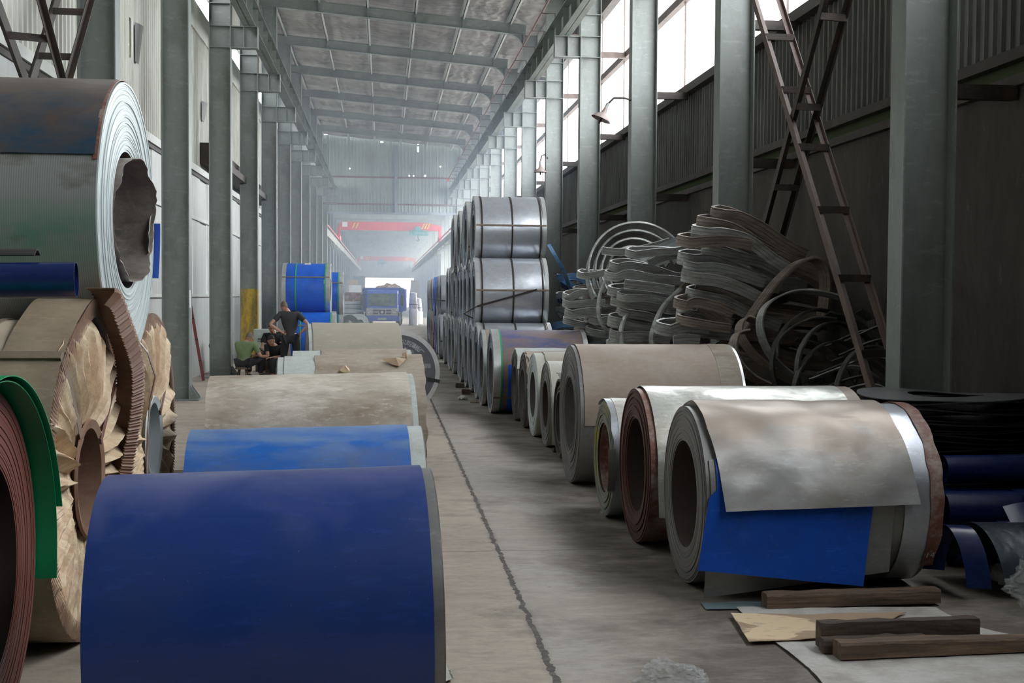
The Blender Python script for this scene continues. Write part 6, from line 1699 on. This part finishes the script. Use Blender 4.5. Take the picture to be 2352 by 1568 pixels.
flat_sheet('white_sheet', 'large dirty white sheet on the floor with orange stains, under the timbers', [(2.03, 6.80), (3.19, 6.70), (3.19, 6.30), (3.42, 6.05), (3.75, 5.75), (3.9, 5.2), (2.95, 4.9), (2.02, 5.25), (2.05, 5.65), (2.03, 6.1)], .006, 'white_board', .003, .012, 1)
flat_sheet('tan_paper', 'torn tan paper with brown stains lying on the white sheet', [(1.947, 6.62), (2.45, 6.57), (2.95, 6.57), (2.80, 6.42), (2.624, 6.28), (2.45, 6.22), (2.267, 6.10), (1.88, 6.06)], .017, 'tan_paper', .003, .010, 2, 'paper')
flat_sheet('grey_blue_strip', 'grey blue sheet strip peeping out under the split timber', [(1.856, 6.93), (1.844, 6.77), (2.35, 6.76), (2.35, 6.90)], .006, 'teal_sheet', .003, .008, 4)
def timber(label, p, q, w, h, mat, seed, z=0.0, taper=0.0):
    p, q = Vector(p), Vector(q); d = (q - p); L_ = d.length; d.normalize(); s = Vector((-d.y, d.x, 0)); n = 26; rs = []
    for i in range(n + 1):
        t = i / n; c_ = p + d * L_ * t; k = 1 - taper * t ** 2
        j = lambda a: 1 + .10 * noise.noise((t * 7, a * 3, seed)); e = .012 * noise.noise((t * 30, 1, seed))
        rag = (.03 * noise.noise((1, i, seed)) if i in (0,) else 0)
        ww, hh = w * k / 2, h * k
        rs.append([c_ + s * ww * j(0) + Vector((0, 0, z + .004)) + d * rag, c_ - s * ww * j(1) + Vector((0, 0, z + .004)) - d * rag, c_ - s * (ww * j(2)) + Vector((0, 0, z + hh * .85 + e)) + d * rag, c_ - s * (ww * .8 * j(2)) + Vector((0, 0, z + hh * j(3))) - d * rag * 2,
                   c_ + s * ww * .8 * j(4) + Vector((0, 0, z + hh * j(5))) + d * rag * 1.5, c_ + s * ww * j(4) + Vector((0, 0, z + hh * .85))])
    return prop(MB().rings(rs).build('timber_beam', M[mat], smooth=25), label, 'timber', 'old timbers on the floor at right')
timber('splintered dark timber lying farthest back, along the far edge of the white sheet', (2.19, 6.78, 0), (3.25, 6.82, 0), .095, .085, 'wood_mid', 1, .012)
timber('straight dark timber at the back of the front pair, highest of them', (2.215, 5.97, 0), (3.07, 5.985, 0), .075, .135, 'wood_dark', 2, .012)
timber('short stub of timber showing under the straight dark one, at its left end', (2.20, 5.885, 0), (2.75, 5.90, 0), .065, .075, 'wood_dark', 3, .012)
timber('rounded brownish timber in front, running out of the right edge', (2.245, 5.79, 0), (3.65, 5.86, 0), .10, .085, 'wood_mid', 5, .012, .25)
for i, (x, y, w_, d_, h_, lb) in enumerate(((1.95, 7.70, .10, .08, .05, 'small dark wedge against the foot of the nearest silver coil'), (2.02, 13.85, .16, .12, .06, 'wooden block on the floor by the torn narrow coil'), (1.50, 22.1, .16, .2, .10, 'black wooden block under the near end of the silver stack'), (1.48, 23.6, .16, .2, .10, 'second black block under the silver stack'), (.30, 18.05, .10, .14, .10, 'dark chock beneath the coil with the printed end'), (-1.22, 9.2, .12, .2, .12, 'dark wooden chock at the left end of the beige dirty coil'))):
    timb = MB().add([(-w_ / 2, -d_ / 2, .003), (w_ / 2, -d_ / 2, .003), (w_ / 2, d_ / 2, .003), (-w_ / 2, d_ / 2, .003), (-w_ / 2, -d_ / 2, h_), (w_ / 2, -d_ / 2, h_ * .9), (w_ / 2, d_ / 2, h_ * .5), (-w_ / 2, d_ / 2, h_ * .55)], [(0, 3, 2, 1), (4, 5, 6, 7), (0, 1, 5, 4), (1, 2, 6, 5), (2, 3, 7, 6), (3, 0, 4, 7)])
    prop(timb.build('wood_chock', M['wood_dark'], smooth=0, loc=(x, y, 0), bevel=.006), lb, 'chock')
crumple('plastic_scrap', 'small white plastic scrap on the floor below the silver stack', (1.36, 20.9, .03), .08, 'white_paint', 4, .5)
prop(MB().box(-.10, .10, -.04, .04, .003, .02).build('wood_offcut', M['kraft'], loc=(1.55, 20.3, 0), smooth=0), 'small reddish offcut on the floor by the blue dusted coil', 'offcut')
flat_sheet('paper_scrap', 'tiny pale card standing by the right end of the nearest blue coil', [(.27, 5.55), (.33, 5.6), (.31, 5.9), (.27, 5.9)], .01, 'ivory_sheet', .002, .01, 7, 'paper')
# loose rubbish by the left wall, behind the beige coil
prop(MB().box(-.35, .35, -.06, .06, .003, .09).box(-.3, .3, -.02, .1, .093, .16).build('timber_offcuts', M['wood_mid'], loc=(-2.05, 11.4, 0), rot=(0, 0, .1), smooth=0), 'reddish timber offcuts left of the lighter blue coil', 'timber')
# electric conduit tray on the left wall and torn cladding patches
for (y, z, w_, h_, lb) in ((20.2, 5.70, .34, .62, 'torn flap of cladding with daylight behind, high on the left wall'), (27.4, 5.78, .42, .42, 'small dark torn flap high on the left wall, beyond the first columns')):
    pt = MB().grid(lambda u, v: (WALLL + .045 + .07 * math.sin(u * 2) * v + .01, y + w_ * u * (.8 + .2 * v), z - .2 + h_ * v), 8, 8).build('cladding_flap', M['wall_grey'], smooth=50, solid=.004)
    prop(pt, lb, 'cladding flap')
